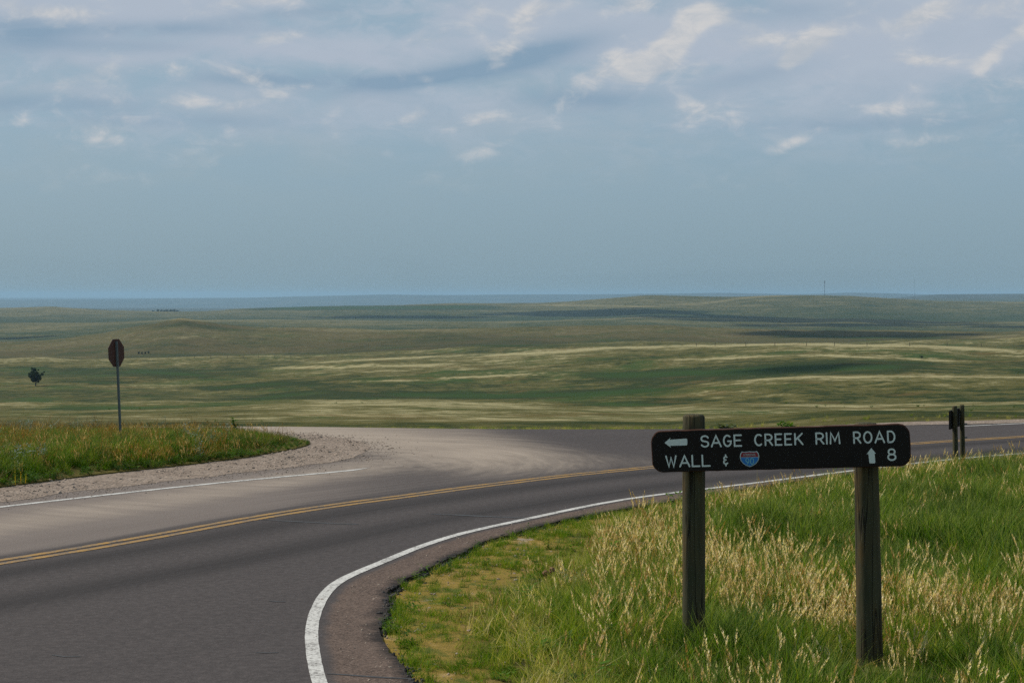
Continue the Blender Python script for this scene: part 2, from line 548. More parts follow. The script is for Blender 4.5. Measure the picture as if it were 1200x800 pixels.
def build_terrain():
    rr = np.r_[np.linspace(2, 46, 16), np.exp(np.linspace(math.log(47), math.log(45000), 560))]
    th = np.r_[np.linspace(-math.pi, -0.5, 22, endpoint=False), np.linspace(-0.5, -0.31, 20, endpoint=False),
               np.linspace(-0.31, 0.31, 460), np.linspace(0.31, 0.5, 21)[1:], np.linspace(0.5, math.pi, 23)[1:-1]]
    R, T = np.meshgrid(rr, th, indexing='ij')
    X = R * np.sin(T); Y = R * np.cos(T)
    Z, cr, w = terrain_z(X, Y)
    px = 600 + F * np.tan(np.clip(T, -0.5, 0.5))
    v = np.c_[X.ravel(), Y.ravel(), Z.ravel()]
    nr, nt = R.shape
    i = np.arange(nr - 1)[:, None] * nt
    j = np.arange(nt)
    j2 = (j + 1) % nt
    f = np.stack([i + j, i + j2, i + nt + j2, i + nt + j], -1).reshape(-1, 4)
    v = np.vstack([v, [[0, 0, float(Z[0].mean())]]])
    cap = [(len(v) - 1, int((q + 1) % nt), int(q)) for q in range(nt)]
    at = lambda q: np.r_[np.ravel(q), 0.5]
    # belts of green swale grass, some with slope shade painted in (-), and of pale dry grass (+) that can be told apart
    front = (Y > 60)
    U = np.where(front, 600 + F * X / np.maximum(Y, 1), -9999); V = np.where(front, HY + F * (H - Z) / np.maximum(Y, 1), -9999)
    V = V + 1.6 * (fbm(U / 40.0, R * 0 + 3.0, 3) - .5)
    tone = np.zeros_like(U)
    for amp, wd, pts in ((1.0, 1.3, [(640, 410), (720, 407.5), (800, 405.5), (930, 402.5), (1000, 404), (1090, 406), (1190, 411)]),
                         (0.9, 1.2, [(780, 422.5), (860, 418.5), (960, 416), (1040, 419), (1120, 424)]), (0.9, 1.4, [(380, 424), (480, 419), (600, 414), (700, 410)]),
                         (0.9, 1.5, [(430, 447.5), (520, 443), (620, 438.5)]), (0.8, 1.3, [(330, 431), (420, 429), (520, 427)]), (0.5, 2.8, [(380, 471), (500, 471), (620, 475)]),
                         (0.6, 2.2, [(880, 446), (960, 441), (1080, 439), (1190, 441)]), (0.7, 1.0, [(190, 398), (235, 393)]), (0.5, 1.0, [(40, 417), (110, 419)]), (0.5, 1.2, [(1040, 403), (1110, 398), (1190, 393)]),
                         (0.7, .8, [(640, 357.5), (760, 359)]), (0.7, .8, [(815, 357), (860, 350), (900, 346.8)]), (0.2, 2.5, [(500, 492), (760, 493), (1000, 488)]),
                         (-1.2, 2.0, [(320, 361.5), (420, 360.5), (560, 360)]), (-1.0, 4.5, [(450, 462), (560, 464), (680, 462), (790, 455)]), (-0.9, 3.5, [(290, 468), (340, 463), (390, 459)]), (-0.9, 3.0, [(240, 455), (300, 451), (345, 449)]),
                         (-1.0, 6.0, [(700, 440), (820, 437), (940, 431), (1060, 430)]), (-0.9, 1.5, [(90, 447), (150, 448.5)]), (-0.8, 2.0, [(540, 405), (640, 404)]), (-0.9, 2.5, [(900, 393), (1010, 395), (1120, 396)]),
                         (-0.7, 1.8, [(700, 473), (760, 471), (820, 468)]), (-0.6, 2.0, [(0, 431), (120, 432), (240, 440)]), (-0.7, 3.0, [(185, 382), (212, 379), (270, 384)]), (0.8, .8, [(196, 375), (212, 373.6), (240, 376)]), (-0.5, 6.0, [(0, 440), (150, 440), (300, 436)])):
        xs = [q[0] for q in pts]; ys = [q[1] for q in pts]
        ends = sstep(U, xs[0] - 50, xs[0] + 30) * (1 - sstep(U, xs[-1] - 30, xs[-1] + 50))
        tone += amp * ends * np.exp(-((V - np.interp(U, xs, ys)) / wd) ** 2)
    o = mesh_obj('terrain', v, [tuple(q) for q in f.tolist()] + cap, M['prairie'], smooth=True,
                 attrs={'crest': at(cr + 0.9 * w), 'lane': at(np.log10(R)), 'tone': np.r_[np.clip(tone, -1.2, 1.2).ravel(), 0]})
    structure(o)
    return o, float(Z.min())


# ------------------------------------------------------------------ materials
M = {}


def mat_prairie():
    m, t, b, o = new_mat('prairie')
    p = geo_pos(t)
    x, y, z = t.sep(p)
    crest_a = t.attr('crest').outputs['Fac']
    ld = t.attr('lane').outputs['Fac']
    ps = t.combine(t.math('MULTIPLY', x, 0.75), y, 0.0)
    n1 = t.noise(ps, 0.0040, 8, 0.60, 0.6)
    n2 = t.noise(t.vmath('ADD', ps, (531, 77, 0)), 0.018, 10, 0.68, 0.4)
    n3 = t.noise(t.vmath('ADD', ps, (91, 977, 0)), 0.11, 8, 0.72, 0.2)
    n4 = t.noise(p, 1.6, 6, 0.75)
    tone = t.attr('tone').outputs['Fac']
    pa = t.combine(t.math('MULTIPLY', x, 0.7), t.math('MULTIPLY', y, 0.6), 0.0)
    n5 = t.noise(t.vmath('ADD', pa, (13, 57, 0)), 0.42, 5, 0.7)
    n6 = t.noise(t.vmath('ADD', pa, (713, 157, 0)), 0.035, 7, 0.72, 0.5)
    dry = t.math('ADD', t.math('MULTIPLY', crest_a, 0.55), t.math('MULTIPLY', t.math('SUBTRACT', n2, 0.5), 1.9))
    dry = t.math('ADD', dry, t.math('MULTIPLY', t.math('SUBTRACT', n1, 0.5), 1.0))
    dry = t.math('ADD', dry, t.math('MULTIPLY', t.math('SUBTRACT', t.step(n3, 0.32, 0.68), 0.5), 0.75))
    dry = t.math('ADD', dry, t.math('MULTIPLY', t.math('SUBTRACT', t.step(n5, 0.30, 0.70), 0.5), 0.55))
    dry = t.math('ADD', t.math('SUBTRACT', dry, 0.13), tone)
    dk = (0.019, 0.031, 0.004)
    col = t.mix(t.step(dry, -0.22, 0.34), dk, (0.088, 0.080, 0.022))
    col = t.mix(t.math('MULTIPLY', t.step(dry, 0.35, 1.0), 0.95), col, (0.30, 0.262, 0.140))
    col = t.mix(t.math('MULTIPLY', t.step(n6, 0.50, 0.66), t.math('SUBTRACT', 0.85, t.step(dry, 0.3, 0.8))), col, (0.030, 0.062, 0.009))
    rust = t.step(t.noise(t.vmath('ADD', ps, (11, 313, 0)), 0.05, 10, 0.75, 0.3), 0.52, 0.70)
    col = t.mix(t.math('MULTIPLY', rust, 0.5), col, (0.155, 0.088, 0.030))
    # the brown hill in the middle distance, greener plains beyond it
    brown = t.math('MULTIPLY', t.step(ld, 3.04, 3.12), t.math('SUBTRACT', 1.0, t.step(ld, 3.26, 3.31)))
    bn = t.math('MULTIPLY', brown, t.math('ADD', 0.05, t.math('MULTIPLY', t.step(n2, 0.3, 0.7), 0.75)))
    col = t.mix(bn, col, (0.066, 0.048, 0.015))
    far = t.step(ld, 3.28, 3.4)
    fcol = t.mix(t.step(dry, -0.1, 0.75), (0.018, 0.036, 0.009), (0.140, 0.116, 0.050))
    col = t.mix(t.math('MULTIPLY', far, 0.7), col, fcol)
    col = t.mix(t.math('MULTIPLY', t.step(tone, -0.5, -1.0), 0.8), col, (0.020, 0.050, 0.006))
    hill = t.step(ld, 3.95, 4.05)
    col = t.mix(hill, col, t.mix(t.step(n1, 0.4, 0.65), (0.025, 0.036, 0.026), (0.070, 0.070, 0.048)))
    # single tufts
    col = t.mix(t.math('MULTIPLY', t.step(n4, 0.40, 0.70), 0.75), col, t.mix(1.0, col, (0.42, 0.46, 0.30), 'MULTIPLY'))
    t.put(b.inputs['Base Color'], col)
    b.inputs['Roughness'].default_value = 0.95
    b.inputs['Specular IOR Level'].default_value = 0.1
    bump(t, b, t.math('ADD', n4, t.math('MULTIPLY', n3, 3.0)), 0.5, 0.35)
    return m


def mat_asphalt():
    m, t, b, o = new_mat('asphalt')
    p = geo_pos(t)
    lane = t.attr('lane').outputs['Vector']        # side of the yellow line, along it
    arc = t.attr('arc').outputs['Vector']          # turning radius and angle round the island
    misc = t.attr('misc').outputs['Vector']        # dust, shoulder, pale lane
    lx, ly, _ = t.sep(lane)
    dust, shoulder, pale = t.sep(misc)
    fine = t.noise(p, 55.0, 3, 0.75)
    grit = t.node('ShaderNodeTexVoronoi')
    t.put(grit.inputs['Vector'], p)
    grit.inputs['Scale'].default_value = 60.0
    gc = t.sep(grit.outputs['Color'])[0]
    med = t.noise(p, 2.2, 6, 0.6)
    lv = t.combine(t.math('MULTIPLY', lx, 2.2), t.math('MULTIPLY', ly, 0.10), 0.0)
    streak = t.noise(lv, 1.0, 6, 0.6)
    lv2 = t.combine(t.math('MULTIPLY', lx, 7.0), t.math('MULTIPLY', ly, 0.16), 3.0)
    streak2 = t.noise(lv2, 1.0, 6, 0.65)
    col = t.mix(streak, (0.044, 0.0390, 0.0390), (0.072, 0.0632, 0.0622))
    col = t.mix(t.math('MULTIPLY', med, 0.5), col, (0.062, 0.055, 0.054))

    def track(c, w):
        d = t.math('ABSOLUTE', t.math('SUBTRACT', lx, c))
        return t.math('SUBTRACT', 1.0, t.step(d, 0.0, w))
    mot = t.noise(p, 11.0, 5, 0.75)
    col = t.mix(t.step(mot, 0.35, 0.70), t.mix(1.0, col, (0.80, 0.80, 0.80), 'MULTIPLY'), t.mix(1.0, col, (1.22, 1.21, 1.20), 'MULTIPLY'))
    tr = t.math('ADD', track(-0.75, 0.7), track(-2.35, 0.75))
    tr = t.math('MULTIPLY', tr, t.math('ADD', 0.25, t.math('MULTIPLY', streak2, 1.0)), clamp=True)
    col = t.mix(t.math('MULTIPLY', tr, 0.85), col, (0.023, 0.0212, 0.0216))
    # pale, dusty left lane
    pn = t.math('ADD', pale, t.math('MULTIPLY', t.math('SUBTRACT', streak2, 0.5), 0.9))
    pm = t.math('MULTIPLY', t.step(pn, 0.25, 0.95), pale, clamp=True)
    col = t.mix(pm, col, t.mix(streak, (0.104, 0.087, 0.079), (0.172, 0.146, 0.131)))
    # gravel dust carried round the corner by turning cars
    ar, aa, _ = t.sep(arc)
    av = t.combine(t.math('MULTIPLY', ar, 3.2), t.math('MULTIPLY', aa, 0.7), 0.0)
    sw = t.noise(av, 1.0, 9, 0.72, 0.2)
    blot = t.noise(p, 0.9, 6, 0.6)
    dm = t.math('ADD', dust, t.math('MULTIPLY', t.math('SUBTRACT', sw, 0.5), 0.95))
    dm = t.math('ADD', dm, t.math('MULTIPLY', t.math('SUBTRACT', blot, 0.5), 0.25))
    dm = t.math('MULTIPLY', t.step(dm, -0.05, 1.15), t.step(dust, 0.0, 0.45))
    col = t.mix(t.math('MULTIPLY', dm, 0.92), col, t.mix(sw, (0.205, 0.168, 0.135), (0.34, 0.285, 0.235)))
    # brown chip-sealed strip outside the edge line
    sm = t.step(t.math('ADD', shoulder, t.math('MULTIPLY', t.math('SUBTRACT', med, 0.5), 0.12)), 0.0, 0.12)
    scol = t.mix(gc, (0.044, 0.031, 0.025), (0.142, 0.103, 0.083))
    scol = t.mix(t.math('MULTIPLY', t.step(med, 0.4, 0.75), 0.4), scol, (0.138, 0.099, 0.079))
    col = t.mix(t.math('MULTIPLY', sm, 0.9), col, scol)
    # worn black lip
    lip = t.math('SUBTRACT', 1.0, t.step(t.math('ADD', t.attr('edge').outputs['Fac'], t.math('MULTIPLY', t.math('SUBTRACT', med, 0.5), 0.3)), 0.03, 0.21))
    col = t.mix(t.math('MULTIPLY', lip, 0.88), col, (0.014, 0.013, 0.013))
    # aggregate
    col = t.mix(t.math('MULTIPLY', t.step(fine, 0.40, 0.75), 0.5), col, t.mix(1.0, col, (1.7, 1.66, 1.62), 'MULTIPLY'))
    col = t.mix(t.math('MULTIPLY', t.step(fine, 0.60, 0.30), 0.45), col, t.mix(1.0, col, (0.55, 0.55, 0.55), 'MULTIPLY'))
    t.put(b.inputs['Base Color'], col)
    t.put(b.inputs['Roughness'], 0.85)
    b.inputs['Specular IOR Level'].default_value = 0.06
    bump(t, b, t.math('ADD', fine, t.math('MULTIPLY', gc, 0.5)), 0.5, 0.006)
    return m


def mat_paint(name, col, wear=0.42):
    m, t, b, o = new_mat(name)
    p = geo_pos(t)
    n = t.noise(p, 28.0, 5, 0.75)
    n2 = t.noise(p, 3.0, 5, 0.6)
    w = t.step(t.math('ADD', t.math('MULTIPLY', n, 0.75), t.math('MULTIPLY', n2, 0.35)), wear, wear + 0.22)
    c = t.mix(w, (0.085, 0.075, 0.068), col)
    t.put(b.inputs['Base Color'], c)
    b.inputs['Roughness'].default_value = 0.75
    b.inputs['Specular IOR Level'].default_value = 0.3
    bump(t, b, n, 0.3, 0.004)
    return m


def mat_gravel():
    m, t, b, o = new_mat('gravel')
    p = geo_pos(t)
    v = t.node('ShaderNodeTexVoronoi')
    t.put(v.inputs['Vector'], p)
    v.inputs['Scale'].default_value = 16.0
    g = t.sep(v.outputs['Color'])[0]
    n = t.noise(p, 1.4, 6, 0.6)
    n2 = t.noise(p, 9.0, 5, 0.7)
    c = t.mix(g, (0.105, 0.078, 0.060), (0.28, 0.222, 0.178))
    c = t.mix(t.math('MULTIPLY', t.step(n, 0.35, 0.7), 0.5), c, (0.26, 0.21, 0.17))
    c = t.mix(t.math('MULTIPLY', t.step(n2, 0.5, 0.75), 0.5), c, (0.13, 0.105, 0.088))
    t.put(b.inputs['Base Color'], c)
    b.inputs['Roughness'].default_value = 0.95
    b.inputs['Specular IOR Level'].default_value = 0.15
    bump(t, b, t.math('ADD', v.outputs['Distance'], n2), 0.9, 0.03)
    return m


def mat_verge():
    """short mossy turf, bare soil and leaf litter"""
    m, t, b, o = new_mat('verge_soil')
    p = geo_pos(t)
    moss = t.attr('moss').outputs['Fac']
    x, y, z = t.sep(p)
    ps = t.combine(x, t.math('MULTIPLY', y, 0.9), 0.0)
    n1 = t.noise(ps, 1.9, 6, 0.62, 0.4)
    n2 = t.noise(ps, 7.5, 6, 0.7)
    n3 = t.noise(ps, 40.0, 4, 0.75)
    mus = t.mix(n2, (0.150, 0.105, 0.018), (0.30, 0.205, 0.048))
    mus = t.mix(t.step(n1, 0.54, 0.70), mus, (0.33, 0.225, 0.090))
    gr = t.mix(n3, (0.045, 0.060, 0.010), (0.125, 0.135, 0.020))
    turf = t.mix(t.step(t.math('ADD', t.math('MULTIPLY', n1, 0.6), t.math('MULTIPLY', n2, 0.4)), 0.40, 0.50), gr, mus)
    bare = t.math('MULTIPLY', t.step(t.noise(t.vmath('ADD', ps, (4.3, 8.8, 0)), 1.3, 6, 0.65), 0.60, 0.70), 0.9)
    turf = t.mix(bare, turf, t.mix(n3, (0.20, 0.155, 0.13), (0.44, 0.37, 0.32)))
    soil = t.mix(n2, (0.026, 0.032, 0.006), (0.085, 0.080, 0.022))
    col = t.mix(moss, soil, turf)
    col = t.mix(t.math('MULTIPLY', t.step(n3, 0.5, 0.75), 0.45), col, t.mix(1.0, col, (0.4, 0.45, 0.35), 'MULTIPLY'))
    t.put(b.inputs['Base Color'], col)
    b.inputs['Roughness'].default_value = 0.95
    b.inputs['Specular IOR Level'].default_value = 0.1
    bump(t, b, t.math('ADD', n2, n3), 0.9, 0.03)
    return m


def mat_blade(name, ramp, trans=0.35, rough=0.6, tipcol=None):
    """leaf material: hue from the tint of the instance, from place and from height along the blade"""
    m, t, b, o = new_mat(name)
    tint = t.attr('tint', 'INSTANCER').outputs['Fac']
    hgt = t.attr('hgt').outputs['Fac']
    rnd = t.attr('rnd').outputs['Fac']
    v = t.math('ADD', tint, t.math('MULTIPLY', t.math('SUBTRACT', rnd, 0.5), 0.58))
    r = t.node('ShaderNodeValToRGB')
    el_ = r.color_ramp.elements
    while len(el_) > 1:
        el_.remove(el_[-1])
    for i, (pos, c) in enumerate(ramp):
        e = el_[0] if i == 0 else el_.new(pos)
        e.position = pos
        e.color = (*c, 1)
    t.put(r.inputs[0], v)
    c = r.outputs[0]
    if tipcol:
        c = t.mix(t.math('MULTIPLY', t.step(hgt, 0.55, 1.0), t.math('MULTIPLY', rnd, 0.8)), c, tipcol)
    t.put(b.inputs['Base Color'], c)
    b.inputs['Roughness'].default_value = rough
    b.inputs['Specular IOR Level'].default_value = 0.05
    tr = t.node('ShaderNodeBsdfTranslucent')
    t.put(tr.inputs['Color'], t.mix(1.0, c, (1.3, 1.3, 0.6), 'MULTIPLY'))
    mx = t.node('ShaderNodeMixShader')
    mx.inputs[0].default_value = trans
    t.l.new(b.outputs[0], mx.inputs[1])
    t.l.new(tr.outputs[0], mx.inputs[2])
    t.l.new(mx.outputs[0], o.inputs['Surface'])
    return m


def mat_timber():
    m, t, b, o = new_mat('weathered_timber')
    p = t.node('ShaderNodeTexCoord').outputs['Object']
    x, y, z = t.sep(p)
    gr = t.noise(t.combine(t.math('MULTIPLY', x, 26), t.math('MULTIPLY', y, 26), t.math('MULTIPLY', z, 1.3)), 1.0, 6, 0.6)
    big = t.noise(t.combine(t.math('MULTIPLY', x, 7), t.math('MULTIPLY', y, 7), t.math('MULTIPLY', z, 2.2)), 1.0, 5, 0.6)
    crack = t.noise(t.combine(t.math('MULTIPLY', x, 13), t.math('MULTIPLY', y, 13), t.math('MULTIPLY', z, 0.45)), 1.0, 3, 0.5)
    c = t.mix(gr, (0.011, 0.011, 0.006), (0.096, 0.088, 0.046))
    c = t.mix(t.math('MULTIPLY', t.step(big, 0.46, 0.68), 0.7), c, (0.085, 0.054, 0.018))
    c = t.mix(t.math('MULTIPLY', t.step(big, 0.50, 0.30), 0.55), c, (0.028, 0.038, 0.019))
    ck = t.math('SUBTRACT', 1.0, t.step(t.math('ABSOLUTE', t.math('SUBTRACT', crack, 0.5)), 0.0, 0.030))
    c = t.mix(t.math('MULTIPLY', ck, 0.85), c, (0.006, 0.005, 0.004))
    t.put(b.inputs['Base Color'], c)
    b.inputs['Roughness'].default_value = 0.85
    b.inputs['Specular IOR Level'].default_value = 0.2
    bump(t, b, t.math('SUBTRACT', gr, t.math('MULTIPLY', ck, 1.2)), 0.7, 0.012)
    return m


M['prairie'] = mat_prairie()
M['asphalt'] = mat_asphalt()
M['white_paint'] = mat_paint('white_paint', (0.47, 0.46, 0.435), 0.39)
M['yellow_paint'] = mat_paint('yellow_paint', (0.30, 0.162, 0.024), 0.43)
M['gravel'] = mat_gravel()
M['verge'] = mat_verge()
M['timber'] = mat_timber()
M['tar'] = simple_mat('tar', (0.034, 0.032, 0.032), 0.6, 0.4, 6)
M['black_stone'] = simple_mat('broken_asphalt', (0.030, 0.027, 0.027), 0.85, 0.5, 20)
M['stone'] = simple_mat('pale_stone', (0.265, 0.208, 0.165), 0.9, 0.45, 6)
M['sign_brown'] = simple_mat('brown_sign_paint', (0.0085, 0.006, 0.0048), 0.6, 0.35, 5, 0.2)
M['sign_edge'] = simple_mat('worn_sign_edge', (0.050, 0.021, 0.013), 0.85, 0.6, 14, 0.15)
M['sign_white'] = simple_mat('white_sign_paint', (0.60, 0.66, 0.62), 0.6, 0.12, 30, 0.3)
M['shield_white'] = simple_mat('shield_white', (0.42, 0.52, 0.52), 0.5, 0.1, 30)
M['shield_red'] = simple_mat('shield_red', (0.22, 0.022, 0.030), 0.5, 0.15, 30)
M['shield_blue'] = simple_mat('shield_blue', (0.020, 0.165, 0.46), 0.5, 0.15, 30)
M['shield_text'] = simple_mat('shield_text', (0.16, 0.42, 0.50), 0.5, 0.1, 30)
M['stop_back'] = simple_mat('stop_sign_back', (0.060, 0.020, 0.011), 0.6, 0.3, 6, 0.3)
M['stop_red'] = simple_mat('stop_sign_face', (0.40, 0.025, 0.025), 0.45, 0.1, 6, 0.4)
M['steel'] = simple_mat('galvanised_steel', (0.105, 0.125, 0.125), 0.55, 0.3, 9, 0.4, 0.3)
M['bark'] = simple_mat('bark', (0.055, 0.045, 0.036), 0.9, 0.4, 5)
M['mast'] = simple_mat('mast_steel', (0.10, 0.10, 0.11), 0.6, 0.2, 1)

GREEN = [(0.0, (0.012, 0.050, 0.0010)), (0.22, (0.036, 0.105, 0.0015)), (0.45, (0.112, 0.220, 0.002)), (0.66, (0.240, 0.270, 0.022)), (0.85, (0.38, 0.33, 0.09)), (1.0, (0.56, 0.47, 0.23))]
M['grass'] = mat_blade('grass_blade', GREEN, 0.36, 0.50, (0.42, 0.42, 0.16))
M['seed'] = mat_blade('seed_head', [(0.0, (0.26, 0.13, 0.03)), (0.3, (0.40, 0.26, 0.10)), (0.6, (0.66, 0.48, 0.27)), (1.0, (0.88, 0.74, 0.50))], 0.35, 0.7)
M['stalk'] = mat_blade('seed_stalk', [(0.0, (0.09, 0.12, 0.012)), (0.5, (0.20, 0.19, 0.05)), (1.0, (0.48, 0.38, 0.17))], 0.25, 0.6)
M['thatch'] = mat_blade('dead_thatch', [(0.0, (0.10, 0.065, 0.025)), (0.5, (0.22, 0.155, 0.065)), (1.0, (0.36, 0.27, 0.13))], 0.25, 0.8)
M['sage'] = mat_blade('silver_sage', [(0.0, (0.08, 0.11, 0.07)), (0.5, (0.16, 0.20, 0.155)), (1.0, (0.28, 0.32, 0.28))], 0.2, 0.8)
M['weed'] = mat_blade('broad_weed', [(0.0, (0.022, 0.055, 0.010)), (0.5, (0.052, 0.120, 0.010)), (1.0, (0.125, 0.20, 0.018))], 0.35, 0.5)
M['weed_single'] = mat_blade('bush_leaf', [(0.0, (0.05, 0.12, 0.008)), (1.0, (0.11, 0.20, 0.015))], 0.4, 0.5)
M['sage_single'] = mat_blade('sage_bush_leaf', [(0.0, (0.10, 0.13, 0.075)), (1.0, (0.18, 0.21, 0.13))], 0.25, 0.8)
M['flower'] = mat_blade('yellow_petal', [(0.0, (0.55, 0.38, 0.02)), (1.0, (0.70, 0.52, 0.05))], 0.3, 0.6)
M['leaf'] = mat_blade('tree_leaf', [(0.0, (0.016, 0.036, 0.016)), (0.5, (0.028, 0.056, 0.022)), (1.0, (0.048, 0.080, 0.026))], 0.25, 0.5)
M['thistle'] = simple_mat('thistle_head', (0.16, 0.085, 0.045), 0.9, 0.4, 40)

terrain, ZMIN = build_terrain()


# ------------------------------------------------------------------ road
def sheet(name, outline, zf, mat, attrs=None, step=0.35, skirt=0.0, ragged=0.0, seed=0):
    """a level sheet inside an outline: triangulated with inner points, its rim turned down"""
    ol = np.array(outline)
    poly = ol
    lo, hi = ol.min(0), ol.max(0)
    gx, gy = np.meshgrid(np.arange(lo[0], hi[0], step), np.arange(lo[1], hi[1], step * 1.1))
    gx = gx + (np.arange(gx.shape[0]) % 2)[:, None] * step * 0.5
    q = np.c_[gx.ravel(), gy.ravel()]
    q = q[inside(poly, q[:, 0], q[:, 1])]
    sub = ol[::2]
    keep = np.ones(len(q), bool)
    for i in range(0, len(q), 3000):
        d2 = ((q[i:i + 3000, None, :] - sub[None]) ** 2).sum(2).min(1)
        keep[i:i + 3000] = d2 > (0.45 * step) ** 2
    q = q[keep]
    allp = [Vector(map(float, p)) for p in ol] + [Vector(map(float, p)) for p in q]
    vs_, _, fs_, _, _, _ = mgeo.delaunay_2d_cdt(allp, [], [list(range(len(ol)))], 1, 1e-6)
    v = np.array([(p.x, p.y) for p in vs_])
    z = zf(v[:, 0], v[:, 1])
    f = [tuple(t) for t in fs_]
    V = np.c_[v, z]
    if skirt:
        cnt = {}
        for t in f:
            for a, b in zip(t, t[1:] + t[:1]):
                cnt[(a, b)] = cnt.get((a, b), 0) + 1
        rim = [(a, b) for (a, b) in cnt if (b, a) not in cnt]
        rv = sorted({a for e in rim for a in e})
        mp = {a: len(V) + i for i, a in enumerate(rv)}
        V = np.vstack([V, V[rv] - np.array([0, 0, skirt])])
        f += [(b, a, mp[a], mp[b]) for a, b in rim]
        v = V[:, :2]
    at = attrs(V[:, 0], V[:, 1]) if attrs else None
    o = mesh_obj(name, V, f, mat, attrs=at)
    return structure(o)


def jitter(c, amp, freq, seed):
    n = normals(c)
    s = np.arange(len(c)) * np.linalg.norm(c[1] - c[0])
    w = (fbm(s * freq + seed * 31.7, np.full(len(s), seed * 3.3), 4) - 0.5) * 2 * amp
    return c + n * w[:, None]


EDGE_J = jitter(EDGE_R, 0.11, 1.6, 1)
left_far = [G(-320, 780), G(-420, 640)]
road_outline = list(EDGE_J) + [tuple(FAR_EDGE[-1] + np.array([0.6, -0.5]))] + list(jitter(FAR_EDGE, 0.10, 0.5, 2)[::-1]) + [(-24.5, 44.5), (-24.5, 22.0), (-13.0, 12.4), (-1.0, 12.4)]

ISL_C = np.array(G(330, 533))
TURN_C = np.array(G(400, 545))


def px_of(X, Y, Z=0.0):
    return 600 + F * X / Y, HY + F * (H - Z) / Y


def seg_px(X, Y, pts, width):
    """soft 0..1 band along a picture polyline with a width per point"""
    u, v = px_of(X, Y, road_z(X, Y))
    best = np.zeros_like(u)
    for (x0, y0, w0), (x1, y1, w1) in zip(pts[:-1], pts[1:]):
        t = np.clip(((u - x0) * (x1 - x0) + (v - y0) * (y1 - y0) * 9) / ((x1 - x0) ** 2 + 9 * (y1 - y0) ** 2 + 1e-9), 0, 1)
        dx_ = u - (x0 + t * (x1 - x0)); dy_ = (v - (y0 + t * (y1 - y0))) * 3.0
        w = (w0 + t * (w1 - w0))
        best = np.maximum(best, np.exp(-((dx_ ** 2 + dy_ ** 2) / (w * 3.0) ** 2)))
    return best


def road_attrs(X, Y):
    ly, la = dist_to(YELLOW, X, Y)
    dw, _ = dist_to(WHITE_R, X, Y)
    de, _ = dist_to(EDGE_R[::2], X, Y)
    lane = np.c_[ly, la, np.zeros_like(ly)]
    r = np.hypot((X - TURN_C[0]), (Y - TURN_C[1]) * 0.8)
    a = np.arctan2(Y - TURN_C[1], X - TURN_C[0]) * 3.0
    dust = seg_px(X, Y, [(-300, 502, 7), (100, 502, 7), (280, 502, 7), (390, 507, 12), (460, 516, 20), (520, 526, 25), (590, 534, 23), (670, 540, 17), (760, 541, 10)], 1)
    dust = dust * (1 - 0.75 * sstep(px_of(X, Y, 0)[0], 540, 760))
    dust = np.maximum(dust, 0.95 * seg_px(X, Y, [(480, 522, 16), (470, 540, 14), (360, 558, 11), (150, 592, 13), (-300, 660, 18)], 1) * 0.66)
    dust = np.maximum(dust, 0.0 * X)
    # left lane: dusty, fading to the right of the junction
    u, v = px_of(X, Y, 0)
    pale = sstep(ly, 0.1, 0.6) * (1 - 0.75 * sstep(u, 560, 800)) * (0.55 + 0.45 * sstep(u, 520, 250))
    pale = pale * (1 - 0.7 * seg_px(X, Y, [(620, 512, 13), (720, 514, 14), (860, 516, 10)], 1))
    sh = np.where(X > -99, -dw - 0.09, 0)
    sh = np.where(Y < 12.5, 0, sh)
    edge = np.abs(de)
    return {'lane': lane, 'arc': np.c_[r, a, np.zeros_like(r)], 'misc': np.c_[dust, sh, pale], 'edge': edge}


road = sheet('road', road_outline, road_z, M['asphalt'], road_attrs, 0.3, 0.16)


def ribbon(name, c, off, width, z, mat, ragged=0.006, start=0.0, end=1.0, skew=0.0):
    i0, i1 = int(start * (len(c) - 1)), int(end * (len(c) - 1))
    n = normals(c)
    c2 = c + n * off
    s = np.arange(len(c)) * 0.1
    wl = width / 2 + ragged * (fbm(s * 5, s * 0 + off * 7, 3) - .5) * 2
    wr = width / 2 + ragged * (fbm(s * 5, s * 0 + off * 7 + 40, 3) - .5) * 2
    L = (c2 + n * wl[:, None])[i0:i1 + 1]; R = (c2 - n * wr[:, None])[i0:i1 + 1]
    if skew:
        L[-1] += (L[-1] - L[-2]) * skew
    m = len(L)
    V = np.vstack([np.c_[L, road_z(L[:, 0], L[:, 1]) + z], np.c_[R, road_z(R[:, 0], R[:, 1]) + z]])
    f = [(m + i, m + i + 1, i + 1, i) for i in range(m - 1)]
    return structure(mesh_obj(name, V, f, mat))


ribbon('edge_line', WHITE_R, 0.0, 0.125, 0.005, M['white_paint'], 0.004)
ribbon('edge_line', WHITE_L, 0.0, 0.14, 0.005, M['white_paint'], 0.012, 0, 1, 6)
ribbon('edge_line', WHITE_FAR, 0.0, 0.12, 0.005, M['white_paint'], 0.012)
ribbon('centre_line', YELLOW, 0.115, 0.125, 0.005, M['yellow_paint'], 0.010)
ribbon('centre_line', YELLOW, -0.115, 0.125, 0.005, M['yellow_paint'], 0.010)


def tar_line(pts, width, name='tar_seam'):
    c = curve(pts, 0.1)
    c = jitter(c, 0.03, 0.8, len(pts) + width * 100)
    n = normals(c)
    s = np.arange(len(c))
    w = width * (0.35 + 0.65 * np.sin(np.pi * (s + 0.5) / len(s))) * (0.5 + fbm(s * 0.4, s * 0 + pts[0][0], 3))
    L = c + n * w[:, None] / 2; R = c - n * w[:, None] / 2
    m = len(c)
    V = np.vstack([np.c_[L, np.full(m, 0.004)], np.c_[R, np.full(m, 0.004)]])
    structure(mesh_obj(name, V, [(m + i, m + i + 1, i + 1, i) for i in range(m - 1)], M['tar']))


